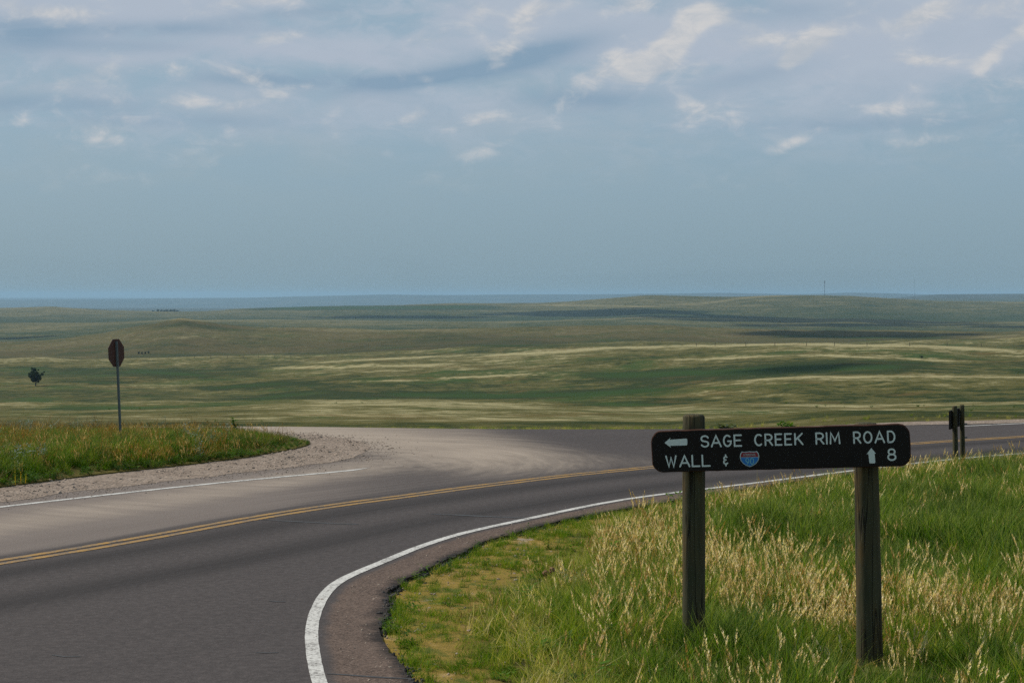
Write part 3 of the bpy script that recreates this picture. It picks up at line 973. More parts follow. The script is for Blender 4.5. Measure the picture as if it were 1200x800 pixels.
tar_line([(505, 602), (540, 603.5), (580, 605.5), (622, 607)], 0.11)
tar_line([(304, 608.5), (350, 611), (400, 613.5), (420, 614)], 0.10)
tar_line([(62, 767), (80, 769), (95, 768.5)], 0.04)
tar_line([(316, 703.5), (325, 704.5), (335, 704.5)], 0.04)
tar_line([(300, 764), (312, 764.5), (326, 764)], 0.03)
tar_line([(383, 789), (400, 790), (440, 793), (484, 795)], 0.05)
tar_line([(26, 651), (33, 653), (38, 653.5)], 0.12)

# gravel shoulder round the grass island, and a gravel strip beyond the far edge
GRAVEL_J = jitter(GRAVEL_EDGE, 0.24, 0.9, 5)
gravel_outline = list(GRAVEL_J) + [(-24.6, 43.0), (-24.6, 25.5)]


def gravel_z(X, Y):
    d, _ = dist_to(GRAVEL_J, X, Y)
    return road_z(X, Y) + 0.0045 + 0.018 * sstep(np.abs(d), 0.05, 0.9) + 0.012 * (fbm(X * 2.5, Y * 2.5, 3) - 0.5) * sstep(np.abs(d), 0, .4)


sheet('gravel_shoulder', gravel_outline, gravel_z, M['gravel'], None, 0.3)
fe = curve([(930, 501.2), (1000, 499.6), (1060, 498.6), (1200, 495.6), (1340, 490)], 0.2)
fe2 = curve([(930, 500.2), (1000, 497.2), (1060, 494.8), (1200, 491.6), (1340, 485.5)], 0.2)
sheet('gravel_shoulder', list(jitter(fe, .08, .9, 3)) + list(jitter(fe2, 0.15, .6, 4)[::-1]), lambda X, Y: road_z(X, Y) + 0.012, M['gravel'], None, 0.3, 0.2)


# the grass island
def island_z(X, Y):
    d, _ = dist_to(ISLAND, X, Y)
    d = np.abs(d)
    back = sstep(Y, 33.0, 43.5)
    return road_z(X, Y) + 0.045 + (0.21 - 0.16 * back) * sstep(d, 0.0, 1.6) + 0.05 * (fbm(X * 1.1, Y * 1.1, 3) - 0.5) * sstep(d, 0.1, 0.7)


island_outline = list(jitter(ISLAND, 0.12, 0.8, 8)) + [(-24.7, 42.6), (-24.7, 26.5)]
ISLAND_POLY = np.array(island_outline)
sheet('traffic_island', island_outline, island_z, M['verge'], lambda X, Y: {'moss': np.full(len(X), 0.25)}, 0.28, 0.2)

# right-hand verge
TALL = curve([(620, 850), (600, 800), (572, 765), (560, 725), (585, 692), (632, 668), (672, 642), (700, 617), (780, 598), (900, 576.5), (1000, 562), (1070, 551), (1200, 538), (1330, 528)], 0.1)


def verge_z(X, Y):
    d, _ = dist_to(EDGE_R[::2], X, Y)
    d = np.abs(d)
    return -0.045 + road_z(X, Y) - 0.20 * sstep(d, 0.7, 3.0) + 0.07 * (fbm(X * 1.3, Y * 1.3, 3) - 0.5) * sstep(d, 0.1, 1.0) + 0.02 * (fbm(X * 7, Y * 7, 3) - 0.5)


def verge_attrs(X, Y):
    d, _ = dist_to(TALL, X, Y)
    return {'moss': sstep(d + 0.5 * (fbm(X * 3, Y * 3, 3) - .5), -0.35, 0.3)}


EDGE_IN = EDGE_R + normals(EDGE_R) * 0.25
verge_outline = list(EDGE_IN[::2]) + [(22.0, EDGE_IN[-1][1]), (22.0, 12.0), (0.5, 12.0)]
VERGE_POLY = np.array(list(EDGE_J[::2]) + [(22.0, EDGE_J[-1][1]), (22.0, 12.0), (0.5, 12.0)])
sheet('grass_verge', verge_outline, verge_z, M['verge'], verge_attrs, 0.2)


# ------------------------------------------------------------------ scatter by geometry nodes
def scatter_group(name, coll):
    ng = bpy.data.node_groups.new(name, 'GeometryNodeTree')
    ng.interface.new_socket('Geometry', in_out='INPUT', socket_type='NodeSocketGeometry')
    ng.interface.new_socket('Geometry', in_out='OUTPUT', socket_type='NodeSocketGeometry')
    N = ng.nodes; L = ng.links
    gi = N.new('NodeGroupInput'); go = N.new('NodeGroupOutput')
    iop = N.new('GeometryNodeInstanceOnPoints')
    ci = N.new('GeometryNodeCollectionInfo')
    ci.inputs['Collection'].default_value = coll
    ci.inputs['Separate Children'].default_value = True
    ci.inputs['Reset Children'].default_value = True
    iop.inputs['Pick Instance'].default_value = True

    def named(n, dt):
        a = N.new('GeometryNodeInputNamedAttribute')
        a.data_type = dt
        a.inputs['Name'].default_value = n
        return [s for s in a.outputs if s.enabled][0]
    L.new(gi.outputs[0], iop.inputs['Points'])
    L.new(ci.outputs[0], iop.inputs['Instance'])
    L.new(named('idx', 'INT'), iop.inputs['Instance Index'])
    L.new(named('rot', 'FLOAT_VECTOR'), iop.inputs['Rotation'])
    L.new(named('scl', 'FLOAT_VECTOR'), iop.inputs['Scale'])
    L.new(iop.outputs[0], go.inputs[0])
    return ng


def scatter(name, pts, scl, idx, tint, coll, lean=0.12):
    n = len(pts)
    me = bpy.data.meshes.new(name)
    me.vertices.add(n)
    me.vertices.foreach_set('co', np.asarray(pts, np.float32).ravel())
    rot = np.c_[RNG.normal(0, lean, n), RNG.normal(0.05, lean, n), RNG.uniform(0, 6.283, n)]
    scl = np.asarray(scl)
    if scl.ndim == 1:
        scl = np.c_[scl, scl, scl]
    for nm, ty, v, key in (('rot', 'FLOAT_VECTOR', rot, 'vector'), ('scl', 'FLOAT_VECTOR', scl, 'vector'), ('idx', 'INT', idx, 'value'), ('tint', 'FLOAT', tint, 'value')):
        a = me.attributes.new(nm, ty, 'POINT')
        a.data.foreach_set(key, np.asarray(v, np.int32 if ty == 'INT' else np.float32).ravel())
    o = bpy.data.objects.new(name, me)
    C.objects.link(o)
    md = o.modifiers.new('scatter', 'NODES')
    md.node_group = scatter_group(name, coll)
    return stuff(o)


def source_coll(name, builders):
    c = bpy.data.collections.new(name)       # never linked to the scene
    for b in builders:
        c.objects.link(b)
    return c


def blades(n, lo, hi, rad, width, curl, seed, seg=3, up=0.35):
    r = np.random.default_rng(seed)
    V = []; Fc = []; hg = []; rn = []
    for _ in range(n):
        a = r.uniform(0, 6.283); rr = rad * math.sqrt(r.random())
        x, y = rr * math.cos(a), rr * math.sin(a)
        h = r.uniform(lo, hi)
        la = r.uniform(0, 6.283)
        lean = r.normal(0, up) + 0.0
        lx, ly = math.cos(la), math.sin(la)
        fa = r.uniform(0, 6.283)
        wx, wy = math.cos(fa), math.sin(fa)
        w = width * r.uniform(0.6, 1.3)
        k = r.random()
        b0 = len(V)
        cu = curl * r.uniform(0.3, 1.4)
        for s in range(seg + 1):
            t = s / seg
            out_ = h * (lean * t + cu * t * t)
            zz = h * (t - 0.25 * cu * t * t)
            ww = w * (1 - t) ** 0.7
            px, py = x + lx * out_, y + ly * out_
            if s < seg:
                V += [(px - wx * ww / 2, py - wy * ww / 2, zz - 0.02), (px + wx * ww / 2, py + wy * ww / 2, zz - 0.02)]
                hg += [t, t]; rn += [k, k]
            else:
                V.append((px, py, zz - 0.02)); hg.append(1.0); rn.append(k)
        for s in range(seg - 1):
            Fc.append((b0 + 2 * s, b0 + 2 * s + 1, b0 + 2 * s + 3, b0 + 2 * s + 2))
        Fc.append((b0 + 2 * seg - 2, b0 + 2 * seg - 1, b0 + 2 * seg))
    return V, Fc, hg, rn


def src(name, data, mat, mats_idx=None):
    V, Fc, hg, rn = data
    o = mesh_obj(name, V, Fc, mat, attrs={'hgt': hg, 'rnd': rn}, link=False)
    if mats_idx is not None:
        o.data.polygons.foreach_set('material_index', mats_idx)
    return o


def seed_stalks(n, lo, hi, rad, seed, head=0.115, headw=0.0118):
    r = np.random.default_rng(seed)
    V = []; Fc = []; hg = []; rn = []; mi = []
    for _ in range(n):
        a = r.uniform(0, 6.283); rr = rad * math.sqrt(r.random())
        x, y = rr * math.cos(a), rr * math.sin(a)
        h = r.uniform(lo, hi)
        la = r.normal(0.2, 0.9)
        lean = abs(r.normal(0.12, 0.12)); cu = r.uniform(0, 0.22)
        lx, ly = math.cos(la), math.sin(la)
        k = r.random()
        pos = lambda t: np.array([x + lx * h * (lean * t + cu * t * t), y + ly * h * (lean * t + cu * t * t), h * (t - 0.2 * cu * t * t) - 0.02])
        for fa in (0.3, 1.87):
            wv = np.array([math.cos(fa), math.sin(fa), 0]) * 0.0016
            b0 = len(V)
            for s in range(4):
                p = pos(s / 3 * 0.97)
                V += [tuple(p - wv), tuple(p + wv)]; hg += [s / 3, s / 3]; rn += [k, k]
            for s in range(3):
                Fc.append((b0 + 2 * s, b0 + 2 * s + 1, b0 + 2 * s + 3, b0 + 2 * s + 2)); mi.append(0)
        hl = head * r.uniform(0.6, 1.5)
        t0 = 1 - hl / h
        m = 9
        for q in range(m):
            tq = t0 + (1 - t0) * q / (m - 1)
            p = pos(tq)
            prof = math.sin(math.pi * (0.18 + 0.77 * q / (m - 1)))
            ang = q * 2.4 + k * 6
            for sgn in (0, 1):
                ang2 = ang + sgn * math.pi
                o_ = np.array([math.cos(ang2), math.sin(ang2), 0.0])
                e = o_ * headw * prof * r.uniform(0.8, 1.6) + np.array([0, 0, hl * 0.20])
                sd = np.array([-o_[1], o_[0], 0]) * headw * 0.55 * prof
                b0 = len(V)
                V += [tuple(p), tuple(p + e * 0.5 + sd), tuple(p + e), tuple(p + e * 0.5 - sd)]
                hg += [1] * 4; rn += [k] * 4
                Fc.append((b0, b0 + 1, b0 + 2, b0 + 3)); mi.append(1)
    return (V, Fc, hg, rn), mi


def leafy(n, hgt, rad, lw, ll, seed, droop=0.3, stems=5):
    """a small broad-leaved plant: stems with leaves"""
    r = np.random.default_rng(seed)
    V = []; Fc = []; hg = []; rn = []
    for s in range(stems):
        a = r.uniform(0, 6.283); k = r.random()
        tip = np.array([math.cos(a) * rad * r.uniform(.3, 1), math.sin(a) * rad * r.uniform(.3, 1), hgt * r.uniform(.6, 1.1)])
        b0 = len(V)
        V += [(-0.003, 0, -0.02), (0.003, 0, -0.02), tuple(tip)]; hg += [0, 0, 1]; rn += [k] * 3
        Fc.append((b0, b0 + 1, b0 + 2))
        for q in range(max(2, n // stems)):
            t = r.uniform(0.15, 1.0)
            p = tip * t
            la = r.uniform(0, 6.283)
            d = np.array([math.cos(la), math.sin(la), r.uniform(-droop, 0.8)])
            d /= np.linalg.norm(d)
            side = np.cross(d, [0, 0, 1.0]); side /= np.linalg.norm(side) + 1e-9
            l = ll * r.uniform(.6, 1.3); w = lw * r.uniform(.6, 1.3)
            kk = np.clip(k * .5 + r.random() * .5, 0, 1)
            b0 = len(V)
            V += [tuple(p), tuple(p + d * l * .5 + side * w / 2), tuple(p + d * l + np.array([0, 0, -droop * l * .3])), tuple(p + d * l * .5 - side * w / 2)]
            hg += [t] * 4; rn += [kk] * 4
            Fc.append((b0, b0 + 1, b0 + 2, b0 + 3))
    return V, Fc, hg, rn


def stone_src(name, seed, mat, flat=0.6):
    bm = bmesh.new()
    bmesh.ops.create_icosphere(bm, subdivisions=1, radius=0.5)
    r = random.Random(seed)
    for v in bm.verts:
        v.co *= r.uniform(0.7, 1.2)
        v.co.z *= flat
        v.co.x *= 1.15
    me = bpy.data.meshes.new(name); bm.to_mesh(me); bm.free()
    me.materials.append(mat)
    return bpy.data.objects.new(name, me)


T_GRASS = source_coll('grass_sources', [src('grass_tuft', blades(46, 0.20, 0.50, 0.13, 0.010, 0.45, 20 + i), M['grass']) for i in range(4)])
T_FINE = source_coll('fine_sources', [src('fine_tuft', blades(40, 0.05, 0.22, 0.10, 0.006, 0.6, 40 + i, 2, 0.6), M['grass']) for i in range(4)])
_seed = []
for i in range(5):
    d_, mi_ = seed_stalks(8, 0.32, 0.62, 0.14, 60 + i)
    _seed.append(src('seed_tuft', d_, [M['stalk'], M['seed']], mi_))
T_SEED = source_coll('seed_sources', _seed)
T_WEED = source_coll('weed_sources', [src('weed_tuft', leafy(34, 0.10 + .05 * i, 0.12, 0.030, 0.06, 80 + i), M['weed']) for i in range(4)])
T_THATCH = source_coll('thatch_sources', [src('thatch_tuft', blades(34, 0.06, 0.30, 0.12, 0.006, 0.9, 140 + i, 3, 0.9), M['thatch']) for i in range(3)] + [src('thatch_tuft', blades(20, 0.06, 0.30, 0.12, 0.006, 0.9, 150, 3, 0.9), M['thatch'])])
T_SAGE = source_coll('sage_sources', [src('sage_tuft', leafy(60, 0.22, 0.13, 0.014, 0.055, 90 + i, 0.1, 9), M['sage']) for i in range(3)])
T_STONE = source_coll('stone_sources', [stone_src('pebble', i, M['stone']) for i in range(4)])
T_BLACK = source_coll('crumb_sources', [stone_src('crumb', 30 + i, M['black_stone'], 0.8) for i in range(4)])
T_SCRUB = source_coll('scrub_sources', [src('scrub_tuft', leafy(60, 0.7, 0.6, 0.16, 0.30, 110 + i, 0.2, 10), M['weed']) for i in range(3)])


def sample(n, x0, x1, y0, y1, poly, zf, margin=110):
    X = RNG.uniform(x0, x1, n); Y = RNG.uniform(y0, y1, n)
    u, v = px_of(X, Y, 0)
    k = (u > -margin) & (u < 1200 + margin) & (v < 850)
    X, Y = X[k], Y[k]
    k = inside(poly, X, Y)
    X, Y = X[k], Y[k]
    return X, Y, zf(X, Y)


def blob(u, v, x, y, rx, ry):
    return np.exp(-(((u - x) / rx) ** 2 + ((v - y) / ry) ** 2))


def plant_verge():
    area = (0.0 + 11.5) * (38.5 - 13.2)
    X, Y, Z = sample(int(area * 190), -2.0, 11.5, 13.2, 38.5, VERGE_POLY, verge_z)
    d, _ = dist_to(TALL, X, Y)
    de, _ = dist_to(EDGE_R[::2], X, Y)
    de = np.abs(de)
    u, v = px_of(X, Y, Z)
    n1 = fbm(X * 0.9, Y * 0.9, 3); n2 = fbm(X * 3.1 + 50, Y * 3.1, 3)
    rnd = RNG.random(len(X))
    tall = sstep(-d + 0.5 * (n2 - 0.5), -0.05, 0.55)
    thin = sstep(-d + 0.8 * (n1 - .5), 0.0, 1.6)      # short, thin grass near the mossy strip
    # patches: where the picture shows seed grass and where plain green
    tanp = (0.95 * blob(u, v, 765, 662, 72, 36) + 0.9 * blob(u, v, 850, 705, 95, 34) + 0.85 * blob(u, v, 960, 738, 105, 30)
            + 0.62 * blob(u, v, 1110, 745, 120, 27) + 0.5 * blob(u, v, 900, 598, 120, 12) + 0.14 * blob(u, v, 1100, 580, 120, 20)
            + 0.5 * blob(u, v, 1250, 735, 120, 32))
    grn = 1.0 * blob(u, v, 910, 648, 80, 24) + 1.0 * blob(u, v, 1125, 640, 140, 58) + 0.5 * blob(u, v, 1180, 575, 90, 16)
    # main grass
    k = rnd < tall * np.where(thin < 0.5, 0.26, 0.42) * (0.55 + 0.9 * sstep(n2, 0.3, 0.65))
    tint = 0.32 + 0.7 * (n1 - 0.5) + 0.35 * (n2 - 0.5) + 0.06 * np.clip(tanp, 0, 1) - 0.16 * np.clip(grn, 0, 1) + 0.20 * (1 - thin) + RNG.normal(0, 0.12, len(X))
    sc_ = (0.55 + 0.45 * thin) * RNG.uniform(0.7, 1.2, len(X)) * (0.9 + 0.3 * np.clip(grn, 0, 1))
    sc_ = sc_ * (1 - 0.55 * blob(u, v, 1024, 795, 60, 26)) * (0.8 + 0.55 * sstep(fbm(X * 1.7 + 80, Y * 1.7, 3), .35, .65))
    sel = np.where(k)[0]
    scatter('grass', np.c_[X, Y, Z][sel], sc_[sel], RNG.integers(0, 4, len(sel)), np.clip(tint[sel], 0, 1), T_GRASS)
    # short turf: dense at the mossy strip, thin inside
    rnd2 = RNG.random(len(X))
    patch = sstep(fbm(X * 2.2 + 9, Y * 3.0, 4), 0.46, 0.60)
    short = (1 - tall) * (0.06 + 0.55 * patch + 0.5 * sstep(0.30 - de, 0.0, 0.22)) * sstep(de, 0.03, 0.12) + 0.10 * tall
    sel = np.where(rnd2 < short)[0]
    scatter('short_grass', np.c_[X, Y, Z][sel], RNG.uniform(0.35, 0.85, len(sel)), RNG.integers(0, 4, len(sel)),
            np.clip(0.42 + 0.5 * (n2[sel] - .5) + RNG.normal(0, .10, len(sel)), 0, 1), T_FINE, 0.3)
    # seed heads
    rnd3 = RNG.random(len(X))
    sd = tall * (0.024 + 0.195 * np.clip(tanp, 0, 1) * (0.55 + 0.9 * n2) + 0.030 * sstep(n1, 0.5, 0.7)) * (1 - 0.86 * np.clip(grn, 0, 1))
    sd = sd * np.where(u < 690, 0.35, 1.0)
    sel = np.where(rnd3 < sd)[0]
    scatter('seed_grass', np.c_[X, Y, Z][sel], RNG.uniform(0.70, 1.15, len(sel)) * (0.75 + 0.25 * thin[sel]), RNG.integers(0, 5, len(sel)),
            RNG.uniform(0.25, 1.0, len(sel)), T_SEED, 0.10)
    # wisps of dry grass
    wsp = tall * (0.20 * (1 - thin) + 0.030 + 0.05 * sstep(700 - u, 0, 120)) * (0.4 + 1.2 * n1) * (1 - .7 * np.clip(grn, 0, 1))
    sel = np.where(RNG.random(len(X)) < wsp)[0]
    scatter('dry_grass', np.c_[X, Y, Z][sel], RNG.uniform(0.9, 2.0, len(sel)), RNG.integers(0, 4, len(sel)), RNG.uniform(0.72, 1.0, len(sel)), T_FINE, 0.25)
    # dead thatch low down between the green
    sel = np.where(RNG.random(len(X)) < 0.05 * tall * sstep(fbm(X * 1.4 + 7, Y * 1.4 + 70, 3), .4, .6) * (1 - .5 * np.clip(grn, 0, 1)))[0]
    scatter('dead_thatch', np.c_[X, Y, Z][sel], RNG.uniform(0.9, 1.6, len(sel)), RNG.integers(0, 4, len(sel)), RNG.uniform(0.1, 0.7, len(sel)), T_THATCH, 0.35)
    # low broad-leaved weeds
    rnd4 = RNG.random(len(X))
    big = np.where(tall > .8, 1.9, 1.0)
    wp = sstep(fbm(X * 1.6 + 33, Y * 1.6 + 5, 3), 0.52, 0.66)
    wk = 0.05 * wp * (1 - 0.8 * thin) + 0.016 * wp * tall + 0.10 * sstep(0.22 - de, 0, 0.15) * sstep(fbm(X * 2 + 3, Y * 2, 2), 0.42, .6)
    sel = np.where((rnd4 < wk) & (de > 0.05))[0]
    scatter('low_weeds', np.c_[X, Y, Z][sel], RNG.uniform(0.4, 1.0, len(sel)) * big[sel], RNG.integers(0, 4, len(sel)), RNG.uniform(0.2, 0.9, len(sel)), T_WEED, 0.15)
    # stones and grit showing through the turf
    rnd5 = RNG.random(len(X))
    sel = np.where((rnd5 < 0.03 * (1 - tall) + 0.25 * (1 - tall) * blob(u, v, 610, 655, 40, 12)) & (de > .06))[0]
    s_ = RNG.uniform(0.012, 0.05, len(sel))
    scatter('verge_pebbles', np.c_[X, Y, Z][sel], s_, RNG.integers(0, 4, len(sel)), RNG.random(len(sel)), T_STONE, 0.5)
    kx = RNG.integers(0, len(EDGE_J), 1500)
    pp = EDGE_J[kx] + normals(EDGE_J)[kx] * np.abs(RNG.normal(0.05, .28, 1500))[:, None] * np.where(RNG.random(1500) < .55, -1, 1)[:, None]
    scatter('loose_grit', np.c_[pp, np.where(inside(np.array(road_outline), pp[:, 0], pp[:, 1]), 0.002, -0.04)], np.clip(RNG.lognormal(-4.3, .5, 1500), .006, .04), RNG.integers(0, 4, 1500), RNG.random(1500), T_STONE, .5)
    # silver sage leaves showing among the grass
    sg = 0.8 * blob(u, v, 690, 682, 34, 11) + blob(u, v, 745, 752, 14, 12) + 0.5 * blob(u, v, 1030, 590, 60, 16) + 0.25 * blob(u, v, 1080, 640, 40, 20) + .5 * blob(u, v, 740, 668, 20, 8)
    sel = np.where(RNG.random(len(X)) < 0.22 * sg)[0]
    scatter('silver_sage', np.c_[X, Y, Z][sel], RNG.uniform(0.5, 1.0, len(sel)), RNG.integers(0, 3, len(sel)), RNG.uniform(0.0, .8, len(sel)), T_SAGE, 0.2)


def plant_island():
    X, Y, Z = sample(18 * 22 * 170, -17.0, -3.0, 26.0, 44.5, ISLAND_POLY, island_z, 60)
    d, _ = dist_to(ISLAND, X, Y)
    d = np.abs(d)
    u, v = px_of(X, Y, Z)
    n1 = fbm(X * 0.7 + 5, Y * 0.7, 3); n2 = fbm(X * 2.4 + 50, Y * 2.4, 3)
    rnd = RNG.random(len(X))
    inn = sstep(d + .3 * (n2 - .5), 0.1, 0.8)
    tip = sstep(u, 250, 340)
    k = rnd < (0.10 + 0.32 * inn) * (1 - 0.4 * tip)
    sel = np.where(k)[0]
    tint = 0.09 + 0.6 * (n1 - .5) + 0.4 * (n2 - .5) + RNG.normal(0, .14, len(X)) + 0.14 * inn - 0.02 * tip
    hs = (0.26 + 0.46 * inn) * RNG.uniform(.6, 1.1, len(X)) * (1 - 0.45 * sstep(Y, 38, 43)) * (1 - 0.35 * tip)
    scatter('island_grass', np.c_[X, Y, Z][sel], hs[sel], RNG.integers(0, 4, len(sel)), np.clip(tint[sel], 0, 1), T_GRASS)
    sel = np.where(RNG.random(len(X)) < 0.055 * inn * (0.2 + 1.4 * n2) * (1 - .8 * tip) + 0.16 * blob(u, v, 210, 543, 90, 8))[0]
    scatter('island_seed_grass', np.c_[X, Y, Z][sel], RNG.uniform(.42, .8, len(sel)) * (1 - .4 * sstep(Y[sel], 38, 43)), RNG.integers(0, 5, len(sel)), RNG.uniform(-.1, .45, len(sel)), T_SEED)
    sel = np.where(RNG.random(len(X)) < (0.42 * sstep(.5 - d, 0, .35) + .25 * tip) * (0.4 + n1))[0]
    scatter('island_weeds', np.c_[X, Y, Z][sel], RNG.uniform(.4, .9, len(sel)) * (1 - .45 * tip[sel]), RNG.integers(0, 4, len(sel)), RNG.uniform(0.1, .8, len(sel)), T_WEED)
    sel = np.where(RNG.random(len(X)) < 0.07 * inn * sstep(n2, .35, .6))[0]
    scatter('island_thatch', np.c_[X, Y, Z][sel], RNG.uniform(0.9, 1.7, len(sel)), RNG.integers(0, 4, len(sel)), RNG.uniform(0.0, 0.5, len(sel)), T_THATCH, 0.3)
    sg = blob(u, v, 20, 545, 22, 12) + blob(u, v, 240, 524, 20, 8) + .4 * blob(u, v, 40, 510, 60, 6)
    sel = np.where(RNG.random(len(X)) < 0.06 * sg)[0]
    scatter('island_sage', np.c_[X, Y, Z][sel], RNG.uniform(0.9, 1.7, len(sel)), RNG.integers(0, 3, len(sel)), RNG.uniform(0, .8, len(sel)), T_SAGE, 0.2)


def strew_stones():
    poly = np.array(gravel_outline)
    X, Y, Z = sample(60000, -17.0, -2.5, 25.0, 45.0, poly, gravel_z, 60)
    din = inside(ISLAND_POLY, X, Y)
    d, _ = dist_to(ISLAND, X, Y)
    k = (~din) | (np.abs(d) < 0.15)
    X, Y, Z = X[k], Y[k], Z[k]
    n = fbm(X * 1.5, Y * 1.5, 3)
    k = RNG.random(len(X)) < sstep(n, 0.25, 0.7)
    X, Y, Z = X[k], Y[k], Z[k]
    s = np.clip(RNG.lognormal(-3.85, 0.55, len(X)), 0.008, 0.10)
    scatter('gravel_stones', np.c_[X, Y, Z], s, RNG.integers(0, 4, len(X)), RNG.random(len(X)), T_STONE, 0.5)
    # gravel spilled on to the asphalt
    m_ = 5200
    kk = RNG.integers(0, len(GRAVEL_EDGE), m_)
    q = GRAVEL_EDGE[kk] - normals(GRAVEL_EDGE)[kk] * (RNG.exponential(0.28, m_) * np.where(RNG.random(m_) < .85, 1, -1))[:, None]
    q = q[fbm(q[:, 0] * .9, q[:, 1] * .9, 3) > RNG.uniform(.25, .6, m_)]
    scatter('spilled_gravel', np.c_[q, road_z(q[:, 0], q[:, 1]) + 0.004], np.clip(RNG.lognormal(-4.2, .55, len(q)), .006, .05), RNG.integers(0, 4, len(q)), RNG.random(len(q)), T_STONE, .5)
    # crumbling asphalt along the right-hand lip
    n = 5200
    i = RNG.integers(0, len(EDGE_J), n)
    nn = normals(EDGE_J)
    off = -np.abs(RNG.normal(0.0, 0.05, n)) + 0.03
    p = EDGE_J[i] + nn[i] * off[:, None] + RNG.normal(0, 0.02, (n, 2))
    bite = fbm(p[:, 0] * 1.7, p[:, 1] * 1.7, 3)
    k = (RNG.random(n) < sstep(bite, 0.3, 0.62))
    p = p[k]; off = off[k]
    z = np.where(off > -0.0, 0.0, -0.03) - 0.01
    s = np.clip(RNG.lognormal(-3.75, 0.5, len(p)), 0.008, 0.07)
    scatter('asphalt_crumbs', np.c_[p, z], s, RNG.integers(0, 4, len(p)), RNG.random(len(p)), T_BLACK, 0.6)


plant_verge()
plant_island()
strew_stones()


def plant_far():
    # fringe of grass just over the far edge of the road
    X = RNG.uniform(-16, 16, 1900); Y = RNG.uniform(44.5, 53, 1900)
    outl = np.array(road_outline)
    g2 = np.vstack([jitter(fe, .08, .9, 3), jitter(fe2, .15, .6, 4)[::-1]])
    k = (~inside(outl, X, Y)) & (~inside(g2, X, Y)) & (RNG.random(len(X)) < 1 - 0.85 * sstep(X, 3, 7))
    X, Y = X[k], Y[k]
    Z = terrain_z(X, Y)[0]
    n = fbm(X * .8, Y * .8, 3)
    scatter('rim_grass', np.c_[X, Y, Z], RNG.uniform(.15, .38, len(X)), RNG.integers(0, 4, len(X)), np.clip(.70 + .8 * (n - .5) + RNG.normal(0, .1, len(X)), 0, 1), T_GRASS)
    # low scrub dotted over the nearer slopes
    n = 420
    Y = np.exp(RNG.uniform(math.log(120), math.log(1500), n)); X = RNG.uniform(-.3, .3, n) * Y
    Z, cr, _ = terrain_z(X, Y)
    k = RNG.random(n) < sstep(fbm(X * .02, Y * .02, 3), .42, .62)
    scatter('prairie_scrub', np.c_[X, Y, Z][k], RNG.uniform(.15, .55, k.sum()), RNG.integers(0, 3, k.sum()), RNG.uniform(0, .7, k.sum()), T_SCRUB)


plant_far()


# ------------------------------------------------------------------ the wooden direction sign
def strokes_mesh(polys, width, base_y, height, n0=0):
    """rounded routed strokes standing a few mm proud of a face at y = base_y (towards -y)"""
    bm = bmesh.new()
    for si, (pts, closed) in enumerate(polys):
        pts = [np.array(p, float) for p in pts]
        n = len(pts)
        top = base_y - height - 0.0004 * (si + n0)
        Ls, Rs, Lb, Rb = [], [], [], []
        for i in range(n):
            a = pts[i - 1] if (i > 0 or closed) else None
            c = pts[(i + 1) % n] if (i < n - 1 or closed) else None
            d1 = (pts[i] - a) if a is not None else (c - pts[i])
            d2 = (c - pts[i]) if c is not None else (pts[i] - a)
            d1 = d1 / (np.linalg.norm(d1) + 1e-12); d2 = d2 / (np.linalg.norm(d2) + 1e-12)
            m = d1 + d2
            if np.linalg.norm(m) < 0.3:
                m = d1
            m /= np.linalg.norm(m)
            nn = np.array([-m[1], m[0]])
            k = 1.0 / max(0.5, float(np.dot(m, d1)))
            l = pts[i] + nn * width / 2 * k; r = pts[i] - nn * width / 2 * k
            Ls.append(bm.verts.new((l[0], top, l[1]))); Rs.append(bm.verts.new((r[0], top, r[1])))
            Lb.append(bm.verts.new((l[0], base_y, l[1]))); Rb.append(bm.verts.new((r[0], base_y, r[1])))
        rng = range(n if closed else n - 1)
        for i in rng:
            j = (i + 1) % n
            bm.faces.new((Ls[i], Ls[j], Rs[j], Rs[i]))
            bm.faces.new((Ls[i], Lb[i], Lb[j], Ls[j]))
            bm.faces.new((Rs[i], Rs[j], Rb[j], Rb[i]))
        if not closed:
            for end, i, sg in ((0, 0, -1), (1, n - 1, 1)):
                d = (pts[1] - pts[0]) if end == 0 else (pts[-1] - pts[-2])
                d = d / np.linalg.norm(d) * sg
                nv = np.array([-d[1], d[0]])
                start_t, stop_t = (Rs[i], Ls[i]) if sg > 0 else (Ls[i], Rs[i])
                start_b, stop_b = (Rb[i], Lb[i]) if sg > 0 else (Lb[i], Rb[i])
                tv, bv = [start_t], [start_b]
                for q in range(1, 6):
                    an = -math.pi / 2 + math.pi * q / 6
                    p = pts[i] + (d * math.cos(an) + nv * math.sin(an)) * width / 2
                    tv.append(bm.verts.new((p[0], top, p[1]))); bv.append(bm.verts.new((p[0], base_y, p[1])))
                tv.append(stop_t); bv.append(stop_b)
                bm.faces.new(tv)
                for q in range(len(tv) - 1):
                    bm.faces.new((tv[q], bv[q], bv[q + 1], tv[q + 1]))
    return bm


def arc(cx, cy, rx, ry, a0, a1, n=10):
    return [(cx + rx * math.cos(math.radians(a0 + (a1 - a0) * i / n)), cy + ry * math.sin(math.radians(a0 + (a1 - a0) * i / n))) for i in range(n + 1)]


